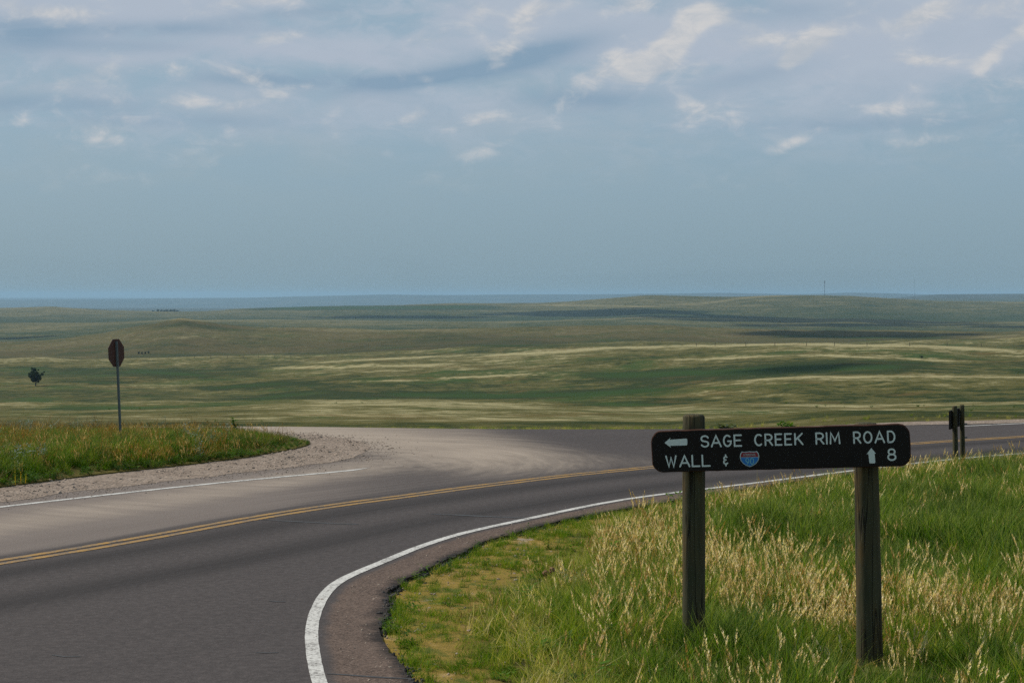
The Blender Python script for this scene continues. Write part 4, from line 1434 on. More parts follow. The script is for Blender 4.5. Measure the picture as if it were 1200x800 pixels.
GL = {   # letters on a 1 x 1 box
    'S': [(arc(.5, .74, .46, .26, 20, 230, 10) + arc(.5, .25, .46, .25, 60, -160, 10), False)],
    'A': [([(0, 0), (.5, 1), (1, 0)], False), ([(.2, .33), (.8, .33)], False)],
    'G': [(arc(.52, .5, .5, .5, 50, 330, 18) + [(.98, .46), (.6, .46)], False)],
    'E': [([(1, 1), (.04, 1), (.04, 0), (1, 0)], False), ([(.04, .52), (.85, .52)], False)],
    'C': [(arc(.55, .5, .55, .5, 52, 308, 16), False)],
    'R': [([(.04, 0), (.04, 1), (.5, 1)] + arc(.5, .73, .46, .27, 80, -90, 9) + [(.04, .46)], False), ([(.5, .46), (1, 0)], False)],
    'K': [([(.04, 1), (.04, 0)], False), ([(.95, 1), (.08, .42)], False), ([(.36, .6), (1, 0)], False)],
    'I': [([(.5, 0), (.5, 1)], False)],
    'M': [([(0, 0), (.08, 1), (.5, .25), (.92, 1), (1, 0)], False)],
    'O': [(arc(.5, .5, .5, .5, 0, 345, 23), True)],
    'D': [([(.06, 0), (.06, 1), (.45, 1)] + arc(.45, .5, .53, .5, 85, -85, 14) + [(.45, 0), (.06, 0)], False)],
    'W': [([(0, 1), (.26, 0), (.5, .85), (.74, 0), (1, 1)], False)],
    'L': [([(.05, 1), (.05, 0), (1, 0)], False)],
    '8': [(arc(.5, .75, .42, .25, 0, 342, 19), True), (arc(.5, .26, .5, .27, 0, 342, 19), True)],
    '&': [(arc(.55, .66, .42, .17, 50, 270, 9) + arc(.55, .28, .5, .2, 90, 320, 9)[1:], False), ([(.55, 1.02), (.55, .84)], False), ([(.55, .08), (.55, -.1)], False)],
    '9': [(arc(.5, .68, .46, .32, 0, 342, 16), True), (arc(.0, .62, .96, .62, 0, -62, 7), False)],
    '0': [(arc(.5, .5, .48, .5, 0, 345, 20), True)],
    'N': [([(0, 0), (0, 1), (1, 0), (1, 1)], False)],
    'T': [([(0, 1), (1, 1)], False), ([(.5, 1), (.5, 0)], False)],
}


def timber_post(name, r_bot, r_top, z0, z1, seed, parent, loc, tilt=0.0):
    bm = bmesh.new()
    ns, nr = 22, 26
    rings = []
    for k in range(nr + 1):
        t = k / nr
        z = z0 + (z1 - z0) * t
        r = r_bot + (r_top - r_bot) * t
        if k == nr:
            r *= 0.86
        if k == nr - 1:
            z = z1 - 0.022
        ring = []
        for j in range(ns):
            a = 2 * math.pi * j / ns
            w = float(fbm(math.cos(a) * 1.6 + seed, math.sin(a) * 1.6 + z * 0.7 + seed, 3)) - 0.5
            g = float(vnoise(j * 0.9 + seed * 5, z * 0.8 + seed)) - 0.5
            rr = r * (1 + 0.20 * w + 0.07 * g)
            ring.append(bm.verts.new((rr * math.cos(a) + tilt * (z - z0), rr * math.sin(a), z)))
        rings.append(ring)
    for k in range(nr):
        for j in range(ns):
            bm.faces.new((rings[k][j], rings[k][(j + 1) % ns], rings[k + 1][(j + 1) % ns], rings[k + 1][j]))
    bm.faces.new(rings[-1])
    bm.faces.new(rings[0][::-1])
    o = bm_obj(name, bm, M['timber'], parent, True)
    o.location = loc
    return o


def road_sign():
    YL, YR = 17.25, 16.85                       # front face at its two ends
    zl = lambda py, Y: H - (py - HY) / F * Y
    Lp = Vector(((763.5 - 600) / F * YL, YL, (zl(505, YL) + zl(553.5, YL)) / 2))
    Rp = Vector(((1067 - 600) / F * YR, YR, (zl(496.5, YR) + zl(545.5, YR)) / 2))
    wid = (Rp - Lp).length
    ex = (Rp - Lp).normalized()
    ey = Vector((-ex.y, ex.x, 0)).normalized()   # away from the camera
    ez = ex.cross(ey).normalized()
    from mathutils import Matrix
    base = empty('direction_sign', ((Lp.x + Rp.x) / 2, 17.1, -0.25),
                 'long dark brown timber road sign with white routed letters on two thick log posts', 'road sign')
    hgt = (zl(505, YL) - 0 - zl(553.5, YL))
    mw = Matrix(((ex.x, ey.x, ez.x, Lp.x), (ex.y, ey.y, ez.y, Lp.y), (ex.z, ey.z, ez.z, Lp.z), (0, 0, 0, 1)))
    off = Matrix.Translation(-base.location)

    def frame(o):
        o.matrix_local = off @ mw
        return o

    def loc2(px, py):
        """board coordinates (along, up) of a picture point on its face"""
        a = (px - 600) / F
        s = (a * Lp.y - Lp.x) / ((Rp.x - Lp.x) - a * (Rp.y - Lp.y))
        Y = Lp.y + s * (Rp.y - Lp.y)
        p = Vector((Lp.x + s * (Rp.x - Lp.x), Y, zl(py, Y)))
        v = p - Lp
        return v.dot(ex), v.dot(ez)
    # the board: a rounded plank with a chamfered, chipped edge
    bm = bmesh.new()
    hh = hgt / 2
    rad = 0.10
    ol = []
    for cx, cz, a0 in ((wid - rad, hh - rad, 0), (rad, hh - rad, 90), (rad, -hh + rad, 180), (wid - rad, -hh + rad, 270)):
        for q in range(9):
            a = math.radians(a0 + 90 * q / 8)
            ol.append((cx + rad * math.cos(a), cz + rad * math.sin(a)))
    # extra points along the long edges
    fine = []
    for (x0, z0), (x1, z1) in zip(ol, ol[1:] + ol[:1]):
        L_ = math.hypot(x1 - x0, z1 - z0)
        n = max(1, int(L_ / 0.07))
        for q in range(n):
            fine.append((x0 + (x1 - x0) * q / n, z0 + (z1 - z0) * q / n))
    rr = random.Random(3)
    fine = [(x + rr.uniform(-.0022, .0022), z + rr.uniform(-.0022, .0022)) for x, z in fine]
    cx, cz = wid / 2, 0
    T = 0.072

    def ring(y, inset):
        vs_ = []
        for x, z in fine:
            dx_ = inset if x < 0.1 else (-inset if x > wid - 0.1 else 0)
            dz_ = -inset if z > 0 else inset
            vs_.append(bm.verts.new((x + dx_, y, z + dz_)))
        return vs_
    rg = [ring(0, 0.007), ring(0.006, 0.0), ring(T - .006, 0.0), ring(T, 0.007)]
    n = len(fine)
    bm.faces.new(rg[0])
    for k in range(3):
        for j in range(n):
            fc = bm.faces.new((rg[k][j], rg[k + 1][j], rg[k + 1][(j + 1) % n], rg[k][(j + 1) % n]))
            fc.material_index = 1
    bm.faces.new(rg[3][::-1])
    board = frame(bm_obj('board', bm, [M['sign_brown'], M['sign_edge']], base))

    def glyph(ch, x0, x1, y0, y1, name='letter', w=0.0147, mat='sign_white', parent=board, fy=0.0, hgt_=0.004):
        """a letter filling the picture box x0..x1, y0 (top)..y1 (bottom) of its stroke outline"""
        ym = (y0 + y1) / 2
        a0, _ = loc2(x0, ym); a1, _ = loc2(x1, ym)
        _, t1 = loc2((x0 + x1) / 2, y0); _, t0 = loc2((x0 + x1) / 2, y1)
        a0 += w / 2; a1 -= w / 2; t0 += w / 2; t1 -= w / 2
        if a1 - a0 < 0.004:
            a0 = a1 = (a0 + a1) / 2
        polys = [([(a0 + (a1 - a0) * p[0], t0 + (t1 - t0) * p[1]) for p in pts], cl) for pts, cl in GL[ch]]
        o = bm_obj(name, strokes_mesh(polys, w, fy + 0.001, hgt_), M[mat])
        o.parent = parent
        if parent is base:
            o.matrix_local = off @ mw
        return o

    def ly(x):      # top and bottom of the first row at a picture column
        return 509.8 - (x - 821) * 0.0251, 524.2 - (x - 821) * 0.0245
    for ch, x0, x1 in (('S', 820.6, 831.4), ('A', 832.8, 845.6), ('G', 847, 857.6), ('E', 859.4, 869.6),
                       ('C', 883.8, 893.9), ('R', 895.6, 905.8), ('E', 907.6, 916.8), ('E', 918.8, 928.2), ('K', 930.4, 941.4),
                       ('R', 955.2, 966), ('I', 967, 970.6), ('M', 972, 984.7), ('R', 999.4, 1009.2), ('O', 1011.5, 1022.4), ('A', 1024.6, 1037), ('D', 1039, 1049.4)):
        t_, b_ = ly((x0 + x1) / 2)
        glyph(ch, x0, x1, t_, b_)
    for ch, x0, x1 in (('W', 779.8, 793.2), ('A', 795.8, 808.8), ('L', 810, 820.5), ('L', 821.8, 832.6)):
        glyph(ch, x0, x1, 533.2 - (x0 - 780) * .024, 547.6 - (x0 - 780) * .024)
    glyph('&', 847, 853.6, 532.2, 545.0, w=0.013)
    glyph('8', 1039.6, 1050.4, 525, 539.6, 'digit')

    def flat(name, pts, y0, y1, mat, parent):
        bm2 = bmesh.new()
        a = [bm2.verts.new((p[0], y0, p[1])) for p in pts]
        b_ = [bm2.verts.new((p[0], y1, p[1])) for p in pts]
        bm2.faces.new(b_)
        for i in range(len(pts)):
            j = (i + 1) % len(pts)
            bm2.faces.new((a[i], a[j], b_[j], b_[i]))
        o = bm_obj(name, bm2, M[mat])
        o.parent = parent
        return o
    # arrows
    pl = [loc2(x, y) for x, y in ((778.8, 518.6), (785.8, 512.6), (785.0, 514.9), (804.3, 513.6), (805.4, 514.4), (805.4, 520.6), (804.6, 521.5), (785.4, 522.0), (786.2, 524.2))]
    flat('arrow', pl, 0.001, -0.004, 'sign_white', board)
    pl = [loc2(x, y) for x, y in ((1021, 524.6), (1026.6, 531.4), (1024.9, 530.9), (1025.8, 541.6), (1024.8, 542.5), (1019.6, 542.6), (1018.8, 541.8), (1017.6, 531.6), (1015.6, 532.0))]
    flat('arrow', pl, 0.001, -0.004, 'sign_white', board)
    # highway shield
    def shield(cx, cy, w, h):
        o_ = []
        top = [(-1, .72), (-.82, 1.0), (-.5, .93), (0, 1.0), (.5, .93), (.82, 1.0), (1, .72)]
        right = [(1.06, .3), (.98, -.15), (.72, -.58), (.35, -.85), (0, -1.0)]
        left = [(-.35, -.85), (-.72, -.58), (-.98, -.15), (-1.06, .3)]
        return [(cx + x * w, cy + z * h) for x, z in top + right + left]
    cxs, czs = loc2(878.5, 537.6)
    sh = flat('highway_shield', shield(cxs, czs, 0.083, 0.071), 0.001, -0.006, 'shield_white', base)
    sh.matrix_local = off @ mw
    inner = shield(cxs, czs, 0.076, 0.064)
    cut = czs + 0.064 * 0.28
    red = [p for p in inner[:7]] + [(cxs + 0.0795, cut + .002), (cxs - 0.0795, cut + .002)]
    blue = [(cxs - 0.0800, cut - .003), (cxs + 0.0800, cut - .003)] + inner[8:-1]
    flat('red_band', red, -0.005, -0.0085, 'shield_red', sh)
    flat('blue_field', blue, -0.005, -0.0085, 'shield_blue', sh)

    def sglyph(ch, x0, x1, z0, z1, w, mat, name):
        polys = [([(x0 + (x1 - x0) * p[0], z0 + (z1 - z0) * p[1]) for p in pts], cl) for pts, cl in GL[ch]]
        o = bm_obj(name, strokes_mesh(polys, w, -0.008, 0.002), M[mat])
        o.parent = sh
    tx = 'INTERSTATE'
    for i, ch in enumerate(tx):
        x0 = cxs - 0.056 + i * 0.0114
        sglyph(ch, x0, x0 + 0.0075, cut + 0.012, cut + 0.030, 0.0022, 'shield_white', 'letter')
    sglyph('9', cxs - 0.036, cxs - 0.006, czs - 0.046, czs + 0.008, 0.0075, 'shield_text', 'digit')
    sglyph('0', cxs + 0.006, cxs + 0.036, czs - 0.046, czs + 0.008, 0.0075, 'shield_text', 'digit')
    # posts behind the board
    for px, YF, zt, r0, r1, sd in ((813, YL - 0.06, None, 0.108, 0.100, 1.0), (1020, YR + 0.07, None, 0.124, 0.106, 7.0)):
        Yp = YF + T + r1 + 0.004
        x = (px - 600) / F * Yp
        ztop = H - ((485.5 if px < 900 else 495.2) - HY) / F * Yp
        timber_post('post', r0, r1, -0.25, ztop + 0.25 - 0.25, sd, base, Vector((x, Yp, 0)) - base.location, -0.0 if px < 900 else -0.019)
    return base


sign = road_sign()


# ------------------------------------------------------------------ stop sign seen from behind
def prism(bm, x0, x1, y0, y1, z0, z1):
    v = [bm.verts.new((x, y, z)) for x in (x0, x1) for y in (y0, y1) for z in (z0, z1)]
    for q in ((0, 1, 3, 2), (4, 6, 7, 5), (0, 4, 5, 1), (2, 3, 7, 6), (0, 2, 6, 4), (1, 5, 7, 3)):
        bm.faces.new([v[i] for i in q])


def stop_sign():
    Y = 38.6
    x = (141.8 - 600) / F * Y
    zb = float(island_z(np.array([x]), np.array([Y]))[0])
    base = empty('stop_sign', (x, Y, zb), 'octagonal stop sign showing its dark brown back, on a thin steel post', 'traffic sign')
    zc = H - (413.3 - HY) / F * Y - zb
    lean = ((137.3 - 141.8) / F * Y) / zc
    R_ = 32.4 / F * Y / 2 / math.cos(math.radians(22.5))
    # post: perforated U-channel
    bm = bmesh.new()
    zt = zc + 0.24
    prof = [(-.030, .012), (-.024, .012), (-.016, -.016), (.016, -.016), (.024, .012), (.030, .012), (.030, .017), (.020, .017), (.013, -.011), (-.013, -.011), (-.020, .017), (-.030, .017)]
    a = [bm.verts.new((p[0], p[1], -0.2)) for p in prof]
    b = [bm.verts.new((p[0], p[1], zt)) for p in prof]
    for i in range(len(prof)):
        j = (i + 1) % len(prof)
        bm.faces.new((a[i], a[j], b[j], b[i]))
    bm.faces.new(b); bm.faces.new(a[::-1])
    post = bm_obj('post', bm, M['steel'], base)
    # the plate in its own frame: +y is the front of the sign (away from us)
    def octo(name, r, y0, y1, mat, parent, inner=None):
        bm = bmesh.new()
        v0 = [bm.verts.new((r * math.cos(math.radians(22.5 + 45 * i)), y0, zc + r * math.sin(math.radians(22.5 + 45 * i)))) for i in range(8)]
        v1 = [bm.verts.new((r * math.cos(math.radians(22.5 + 45 * i)), y1, zc + r * math.sin(math.radians(22.5 + 45 * i)))) for i in range(8)]
        bm.faces.new(v0); bm.faces.new(v1[::-1])
        for i in range(8):
            j = (i + 1) % 8
            bm.faces.new((v0[i], v1[i], v1[j], v0[j]))
        return bm_obj(name, bm, M[mat], parent)
    plate = octo('plate', R_, 0.020, 0.024, 'stop_back', base)
    octo('face', R_ * 0.985, 0.0236, 0.0262, 'stop_red', plate)
    for dz_ in (-0.16, 0.16):
        bm = bmesh.new()
        bmesh.ops.create_cone(bm, cap_ends=True, segments=6, radius1=0.011, radius2=0.011, depth=0.014)
        for v in bm.verts:
            v.co = Vector((v.co.x, v.co.z - 0.0175, v.co.y + zc + dz_))
        bm_obj('bolt', bm, M['steel'], base)
    base.rotation_euler = (0, math.atan(lean), 0)
    base.rotation_mode = 'XYZ'
    # turn about the vertical first, then lean
    from mathutils import Matrix
    ang = math.radians(68)
    R1 = Matrix.Rotation(ang, 4, 'Z')
    R2 = Matrix.Rotation(math.atan(lean), 4, 'Y')
    base.matrix_basis = Matrix.Translation((x, Y, zb)) @ R2 @ R1
    return base


stop_sign()


# ------------------------------------------------------------------ two-post panel at the right, seen edge-on
def two_post_panel():
    from mathutils import Matrix
    Y1 = 35.1
    x1 = (1120.5 - 600) / F * Y1
    Y2 = 35.75
    x2 = (1128.6 - 600) / F * Y2
    zg = -0.24
    base = empty('roadside_marker', (x1, Y1, zg), 'small dark sign panel seen almost edge-on between two slim wooden posts at the road edge', 'road sign')
    for (x, Y, pyt, pxt, sd) in ((x1, Y1, 475.2, 1118.8, 3.0), (x2, Y2, 474.2, 1127.2, 5.0)):
        zt = H - (pyt - HY) / F * Y
        lean = ((pxt - 600) / F * Y - x) / (zt - zg)
        timber_post('post', 0.050, 0.046, -0.1, zt - zg, sd, base, Vector((x - x1, Y - Y1, 0)), lean)
    # panel on the left-hand side of the posts
    d = Vector((x2 - x1, Y2 - Y1, 0)).normalized()
    nrm = Vector((-d.y, d.x, 0))
    bm = bmesh.new()
    prism(bm, -0.17, 0.80, 0.0, 0.035, H - (502.5 - HY) / F * Y1 - zg, H - (480.5 - HY) / F * Y1 - zg)
    bmesh.ops.bevel(bm, geom=bm.edges[:], offset=0.006, segments=1, affect='EDGES')
    p = bm_obj('panel', bm, M['sign_brown'], base)
    p.matrix_local = Matrix(((d.x, nrm.x, 0, nrm.x * 0.052 - .02), (d.y, nrm.y, 0, nrm.y * 0.052), (0, 0, 1, 0), (0, 0, 0, 1)))
    for zz in (0.72, 0.98):
        bm = bmesh.new()
        bmesh.ops.create_cone(bm, cap_ends=True, segments=8, radius1=0.012, radius2=0.012, depth=0.05)
        for v in bm.verts:
            v.co = Vector((v.co.z + x2 - x1 + 0.055, v.co.x + Y2 - Y1, v.co.y + zz))
        bm_obj('bolt', bm, M['steel'], base)


two_post_panel()


# ------------------------------------------------------------------ trees
def limb(bm, p0, p1, r0, r1, ns=6):
    p0 = Vector(p0); p1 = Vector(p1)
    d = (p1 - p0).normalized()
    s = d.orthogonal().normalized(); u = d.cross(s)
    a = [bm.verts.new(p0 + (s * math.cos(2 * math.pi * i / ns) + u * math.sin(2 * math.pi * i / ns)) * r0) for i in range(ns)]
    b = [bm.verts.new(p1 + (s * math.cos(2 * math.pi * i / ns) + u * math.sin(2 * math.pi * i / ns)) * r1) for i in range(ns)]
    for i in range(ns):
        bm.faces.new((a[i], a[(i + 1) % ns], b[(i + 1) % ns], b[i]))
    bm.faces.new(b)


def tree(name, x, y, z, h, w, label, cat, group=None, nleaf=3200, clumps=None, seed=1, leaf=0.16):
    base = empty(name, (x, y, z), label, cat, group)
    r = np.random.default_rng(seed)
    bm = bmesh.new()
    limb(bm, (0, 0, -0.3), (0.04 * h, 0, h * 0.30), h * 0.042, h * 0.030)
    limb(bm, (0.04 * h, 0, h * 0.30), (-0.01 * h, 0.02 * h, h * 0.72), h * 0.030, h * 0.008)
    if clumps is None:
        clumps = [(r.uniform(-.32, .32) * w, r.uniform(-.32, .32) * w, h * r.uniform(.35, .9), w * r.uniform(.16, .27)) for _ in range(9)]
    for cx, cy, cz, cr in clumps[:9]:
        limb(bm, (0.02 * h, 0, h * (0.22 + .2 * r.random())), (cx * .9, cy * .9, cz), h * 0.012, h * 0.004, 5)
    bm_obj('trunk', bm, M['bark'], base)
    V = []; Fc = []; hg = []; rn = []
    for cx, cy, cz, cr in clumps:
        n = int(nleaf * cr ** 2 / sum(c[3] ** 2 for c in clumps))
        tone = r.random()
        for _ in range(n):
            d = r.normal(size=3); d /= np.linalg.norm(d)
            p = np.array([cx, cy, cz]) + d * cr * r.random() ** 0.45 * np.array([1, 1, .9])
            a = r.normal(size=3); a /= np.linalg.norm(a)
            b_ = np.cross(a, r.normal(size=3)); b_ /= np.linalg.norm(b_) + 1e-9
            s = leaf * r.uniform(.6, 1.4)
            b0 = len(V)
            V += [tuple(p - a * s), tuple(p + b_ * s * .5), tuple(p + a * s), tuple(p - b_ * s * .5)]
            Fc.append((b0, b0 + 1, b0 + 2, b0 + 3))
            k = np.clip(tone * .6 + r.random() * .5, 0, 1)
            hg += [.5] * 4; rn += [k] * 4
    mesh_obj('crown', V, Fc, M['leaf'], base, attrs={'hgt': hg, 'rnd': rn})
    return base


tx_, ty_, tz_ = ground_hit(41.5, 452.0)
sc_t = ty_ / F
tree('lone_tree', tx_, ty_, tz_, 22.5 * sc_t, 17 * sc_t, 'single dark green tree standing alone on the grassy plain left of the stop sign', 'tree', None, 4200,
     [((px - 41.5) * sc_t, dy * sc_t, (451 - py) * sc_t, rr * sc_t) for px, py, rr, dy in
      ((40, 432.5, 3.0, 0), (37.5, 436, 3.0, 2), (42, 437, 4.2, -2), (36, 439.5, 2.8, -1), (44.5, 440, 3.8, 2), (40, 442, 4.6, 0), (47, 442.5, 2.6, -2),
       (43, 444.0, 3.2, 1), (39.5, 444.6, 2.6, -2), (49.5, 437.5, 2.0, 0), (51.5, 435, 1.1, 0), (37, 431, 1.2, 1), (44.5, 432.5, 1.0, 1), (34, 437, 1.3, 0)  , (44.6, 446.0, 1.6, 1))],
     4, 0.17)

for i, (px, h_, w_) in enumerate(((185, 3.2, 5), (189, 2.4, 4), (192.5, 2.0, 4), (196, 2.2, 5), (200, 2.2, 5), (203.5, 2.4, 5), (207.5, 1.8, 5), (179.5, 1.4, 4))):
    X_, Y_, Z_ = ground_hit(px, 365.0, 4300.0)
    Y_ = min(max(Y_, 4900.0), 5250.0)
    X_ = (px - 600) / F * Y_
    Z_ = float(terrain_z(np.array([X_]), np.array([Y_]))[0][0])
    s = Y_ / F
    tree('grove_tree', X_, Y_, Z_ - 1.0, (h_ * 0.8 + 0.6) * s, w_ * 0.9 * s, ('tallest tree', 'second tree from the left', 'third tree from the left', 'fourth tree from the left', 'fifth tree from the left', 'sixth tree from the left', 'rightmost tree', 'smallest tree, leftmost,')[i] + ' in the tiny distant grove left of the knoll', 'tree', 'trees of the distant grove on the ridge', 240, None, 30 + i, 1.0)


# ------------------------------------------------------------------ radio masts on the skyline
def mast(px, top, bot, Y, wpx, label, ant):
    x = (px - 600) / F * Y
    z0 = float(terrain_z(np.array([x]), np.array([Y]))[0][0]) - 1
    zt = H - (top - HY) / F * Y
    base = empty('radio_mast', (x, Y, z0), label, 'mast', 'radio masts on the skyline')
    w = wpx * Y / F
    h = zt - z0
    bm = bmesh.new()
    cs = [(-w / 2, -w / 3), (w / 2, -w / 3), (0, w / 2)]
    for cx, cy in cs:
        limb(bm, (cx, cy, 0), (cx, cy, h), w * .16, w * .16, 4)
    n = 14
    for k in range(n):
        for q in range(3):
            a, b = cs[q], cs[(q + 1) % 3]
            limb(bm, (a[0], a[1], h * k / n), (b[0], b[1], h * (k + 1) / n), w * .09, w * .09, 4)
    bm_obj('lattice', bm, M['mast'], base)
    bm = bmesh.new()
    for q in range(3):
        a = 2.1 * q
        c = Vector((math.cos(a) * w * .9, math.sin(a) * w * .9, 0))
        prism(bm, c.x - w * .3, c.x + w * .3, c.y - w * .3, c.y + w * .3, h * (1 - ant), h)
    bm_obj('antenna', bm, M['mast'], base)


mast(966.3, 329.0, 346.5, 5240.0, 0.42, 'taller, clearly seen thin radio mast rising from the far right ridge', 0.17)
mast(1072.0, 327.8, 352.5, 5150.0, 0.17, 'fainter, thinner radio mast right of the flat-topped blue hill', 0.08)


# ------------------------------------------------------------------ wire fences on the far pasture
def wire_fence(pxs, pyf, label, dmin, dmax):
    pts = []
    for px in pxs:
        X_, Y_, Z_ = ground_hit(px, pyf(px), dmin)
        if Y_ > dmax:
            Y_ = dmax; X_ = (px - 600) / F * Y_; Z_ = float(terrain_z(np.array([X_]), np.array([Y_]))[0][0])
        pts.append(Vector((X_, Y_, Z_)))
    base = empty('wire_fence', pts[0], label, 'fence', 'wire fences on the far pasture')
    me = None
    for p in pts:
        if me is None:
            bm = bmesh.new()
            limb(bm, (0, 0, -.4), (0, 0, 1.45), .11, .09, 6)
            o = bm_obj('fence_post', bm, M['bark'], base); me = o.data
        else:
            o = bpy.data.objects.new('fence_post', me); C.objects.link(o); o.parent = base
        o.location = p - pts[0]
    for hz in (0.5, 0.9, 1.3):
        bm = bmesh.new()
        for a, b in zip(pts[:-1], pts[1:]):
            limb(bm, a - pts[0] + Vector((0, 0, hz)), b - pts[0] + Vector((0, 0, hz)), .006, .006, 3)
        bm_obj('wire', bm, M['steel'], base)


wire_fence([816, 838, 874, 908, 945, 978, 1016, 1066, 1110, 1150], lambda p: 405.5, 'sparse wire fence of small dark posts along the pale ridge at the right', 500, 780)
wire_fence([228, 247, 266.5, 285, 303, 322, 341], lambda p: 419.5, 'sparse wire fence of small dark posts below the brown hill at the left', 700, 1150)

# dark shrubs on the slope
for i, (px, py) in enumerate(((162.5, 414), (166.5, 414.2), (170.5, 414), (174, 413.6))):
    X_, Y_, Z_ = ground_hit(px, py + 1, 700)
    o = src('shrub', leafy(90, 1.9, 1.1, .7, .9, 210 + i, .2, 9), M['leaf'])
    C.objects.link(o); o.location = (X_, Y_, Z_); o.scale = (Y_ / 1400,) * 3
    tag(o, ('leftmost', 'second from left', 'third from left', 'rightmost')[i] + ' of the tiny shrubs in a row on the brown slope', 'shrub', 'row of shrubs on the brown slope')
X_, Y_, Z_ = ground_hit(1080, 420, 450)
o = src('shrub', leafy(90, 1.0, .8, .35, .45, 220, .2, 9), M['leaf'])
C.objects.link(o); o.location = (X_, Y_, Z_)
tag(o, 'lone small dark shrub on the pale ridge above the edge-on sign panel', 'shrub')


# ------------------------------------------------------------------ single plants near the road
def plant(name, px, py, zf, data, mat, label, cat, scale=1.0, group=None):
    X_, Y_ = G(px, py, -0.15)
    for _ in range(3):
        z_ = float(zf(np.array([X_]), np.array([Y_]))[0]); X_, Y_ = G(px, py, z_)
    o = src(name, data, mat)
    C.objects.link(o); o.location = (X_, Y_, z_); o.scale = (scale,) * 3
    tag(o, label, cat, group)
    return o


plant('tall_weed', 276.5, 511, island_z, leafy(60, .36, .10, .07, .13, 301, .2, 5), M['weed_single'], 'upright leafy green weed at the far rim of the grass island', 'weed')
X_, Y_ = -0.0, 0.0


def rim_bush(px, w, h, seed, label, mat='weed_single'):
    Y_ = 47.0
    X_ = (px - 600) / F * Y_
    z_ = float(terrain_z(np.array([X_]), np.array([Y_]))[0][0])
    o = src('bush', leafy(160, h, w, .09, .16, seed, .3, 14), M[mat])
    C.objects.link(o); o.location = (X_, Y_, z_)
    tag(o, label, 'bush')


rim_bush(923, .34, .20, 311, 'bright green low bush just above the middle of the brown sign board')
rim_bush(852, .26, .20, 312, 'grey green low bush above the left half of the brown sign board', 'sage_single')


def thistle():
    X_, Y_ = G(643, 697, -.2)
    z_ = float(verge_z(np.array([X_]), np.array([Y_]))[0])
    base = empty('thistle', (X_, Y_, z_), 'dried thistle with round brown heads in the short grass left of the sign', 'plant')
    s = Y_ / F
    heads = ((639, 682), (646.5, 678.5), (656, 692))
    bm = bmesh.new()
    for hx, hy in heads:
        limb(bm, (0, 0, -.05), ((hx - 643) * s * .5, .01, (697 - hy) * s * .5), .006, .005, 5)
        limb(bm, ((hx - 643) * s * .5, .01, (697 - hy) * s * .5), ((hx - 643) * s, 0, (697 - hy) * s), .005, .004, 5)
    bm_obj('stem', bm, M['thistle'], base)
    for i, (hx, hy) in enumerate(heads):
        bm = bmesh.new()
        bmesh.ops.create_icosphere(bm, subdivisions=2, radius=.030)
        rr = random.Random(i)
        for v in bm.verts:
            v.co *= rr.uniform(.8, 1.35)
        o = bm_obj('seed_head', bm, M['thistle'], base)
        o.location = ((hx - 643) * s, 0, (697 - hy) * s)


thistle()

# yellow flowers
for px, py, zf, where in ((18, 561, island_z, 'leftmost of the tiny yellow flowers at the grass island edge'), (24.5, 563, island_z, 'lowest of the tiny yellow flowers at the grass island edge'),
                          (30, 560, island_z, 'rightmost of the tiny yellow flowers low in the grass island'), (757, 671, verge_z, 'single yellow flower in the grass left of the near sign post')):
    X_, Y_ = G(px, py + 14, 0.0)
    z_ = float(zf(np.array([X_]), np.array([Y_]))[0])
    o = src('flower', leafy(5, .22, .02, .015, .018, int(px) + 400, .1, 3), M['flower'])
    C.objects.link(o); o.location = (X_, Y_, z_ + .04)
    tag(o, where, 'flower', 'yellow wildflowers')


# ------------------------------------------------------------------ clouds that shade the far plains
mc, tc, bc, oc = new_mat('cloud')
bc.inputs['Base Color'].default_value = (.85, .85, .86, 1)
bc.inputs['Roughness'].default_value = 1.0


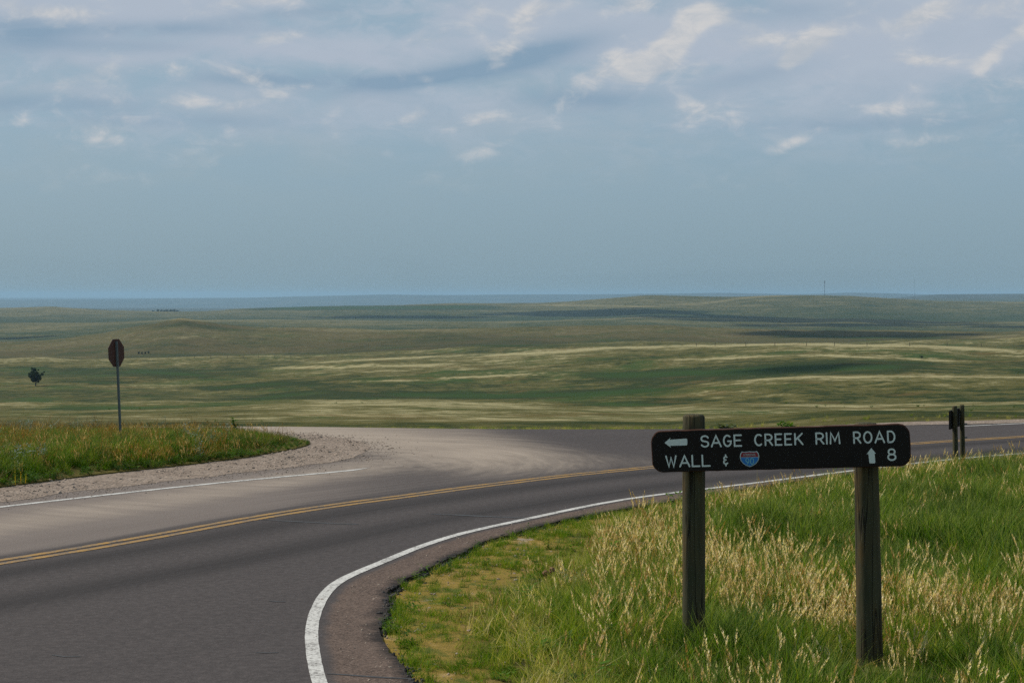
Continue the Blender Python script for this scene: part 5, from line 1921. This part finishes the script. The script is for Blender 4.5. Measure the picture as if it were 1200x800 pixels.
def cloud_over(px, py, hw, hp, alt, seed, dmin=60.0):
    """a cumulus whose shadow falls on the land seen at px, py"""
    X0, Y0, Z0 = ground_hit(px, py, dmin)
    _, Ya, _ = ground_hit(px, py + hp, dmin)
    _, Yb, _ = ground_hit(px, py - hp, dmin)
    Yc = (Ya + Yb) / 2
    ry = max(abs(Yb - Ya) / 2, 20.0)
    rx = hw / F * Yc
    c = Vector(((px - 600) / F * Yc, Yc, Z0)) + SUN_DIR * ((alt - Z0) / SUN_DIR.z)
    r = np.random.default_rng(seed)
    bm = bmesh.new()
    br = min(rx, ry)
    n = int(np.clip(26 * max(rx, ry) / br, 26, 90))
    for _ in range(n):
        a = r.uniform(0, 6.283); q = math.sqrt(r.random())
        p = Vector((math.cos(a) * q * rx * .85, math.sin(a) * q * ry * .85, 0))
        rad = br * r.uniform(.18, .42) * (1.15 - .6 * q)
        p.z = rad * .3
        from mathutils import Matrix
        bmesh.ops.create_icosphere(bm, subdivisions=2, radius=rad, matrix=Matrix.Translation(p) @ Matrix.Diagonal((1.25, 1.0, .7, 1)))
    for v in bm.verts:
        v.co *= r.uniform(.97, 1.03)
    o = bm_obj('cloud', bm, mc, None, True)
    o.location = c
    structure(o)


for i, a in enumerate(((120, 390.5, 62, 2.5, 1300), (20, 396, 55, 1.5, 1300), (470, 371.5, 130, 1.8, 1500), (650, 366, 110, 2.4, 1500), (720, 366.5, 130, 3.5, 1500), (850, 373.5, 150, 5.5, 1500), (960, 381, 130, 2.5, 1500),
                       (1030, 377.5, 110, 4.5, 1500), (1180, 383, 60, 1.6, 1500), (545, 384.0, 34, 0.8, 1400), (1000, 392, 140, 4.5, 1300), (930, 432, 90, 4, 1000))):
    cloud_over(*a, 500 + i)

# ------------------------------------------------------------------ the haze over the plains
bm = bmesh.new()
prism(bm, -50000, 50000, -50000, 50000, ZMIN - 1.0, 47.0)
mh = bpy.data.materials.new('haze')
mh.use_nodes = True
th_ = NT(mh.node_tree)
for n in list(th_.n):
    th_.n.remove(n)
vo = th_.node('ShaderNodeVolumePrincipled')
vo.inputs['Color'].default_value = (0.385, 0.60, 0.80, 1)
vo.inputs['Density'].default_value = 5.6e-5
vo.inputs['Density Attribute'].default_value = ''
vo.inputs['Anisotropy'].default_value = 0.1
oh = th_.node('ShaderNodeOutputMaterial')
th_.l.new(vo.outputs[0], oh.inputs['Volume'])
hz = bm_obj('haze', bm, mh)
stuff(hz)
hz.display_type = 'WIRE'
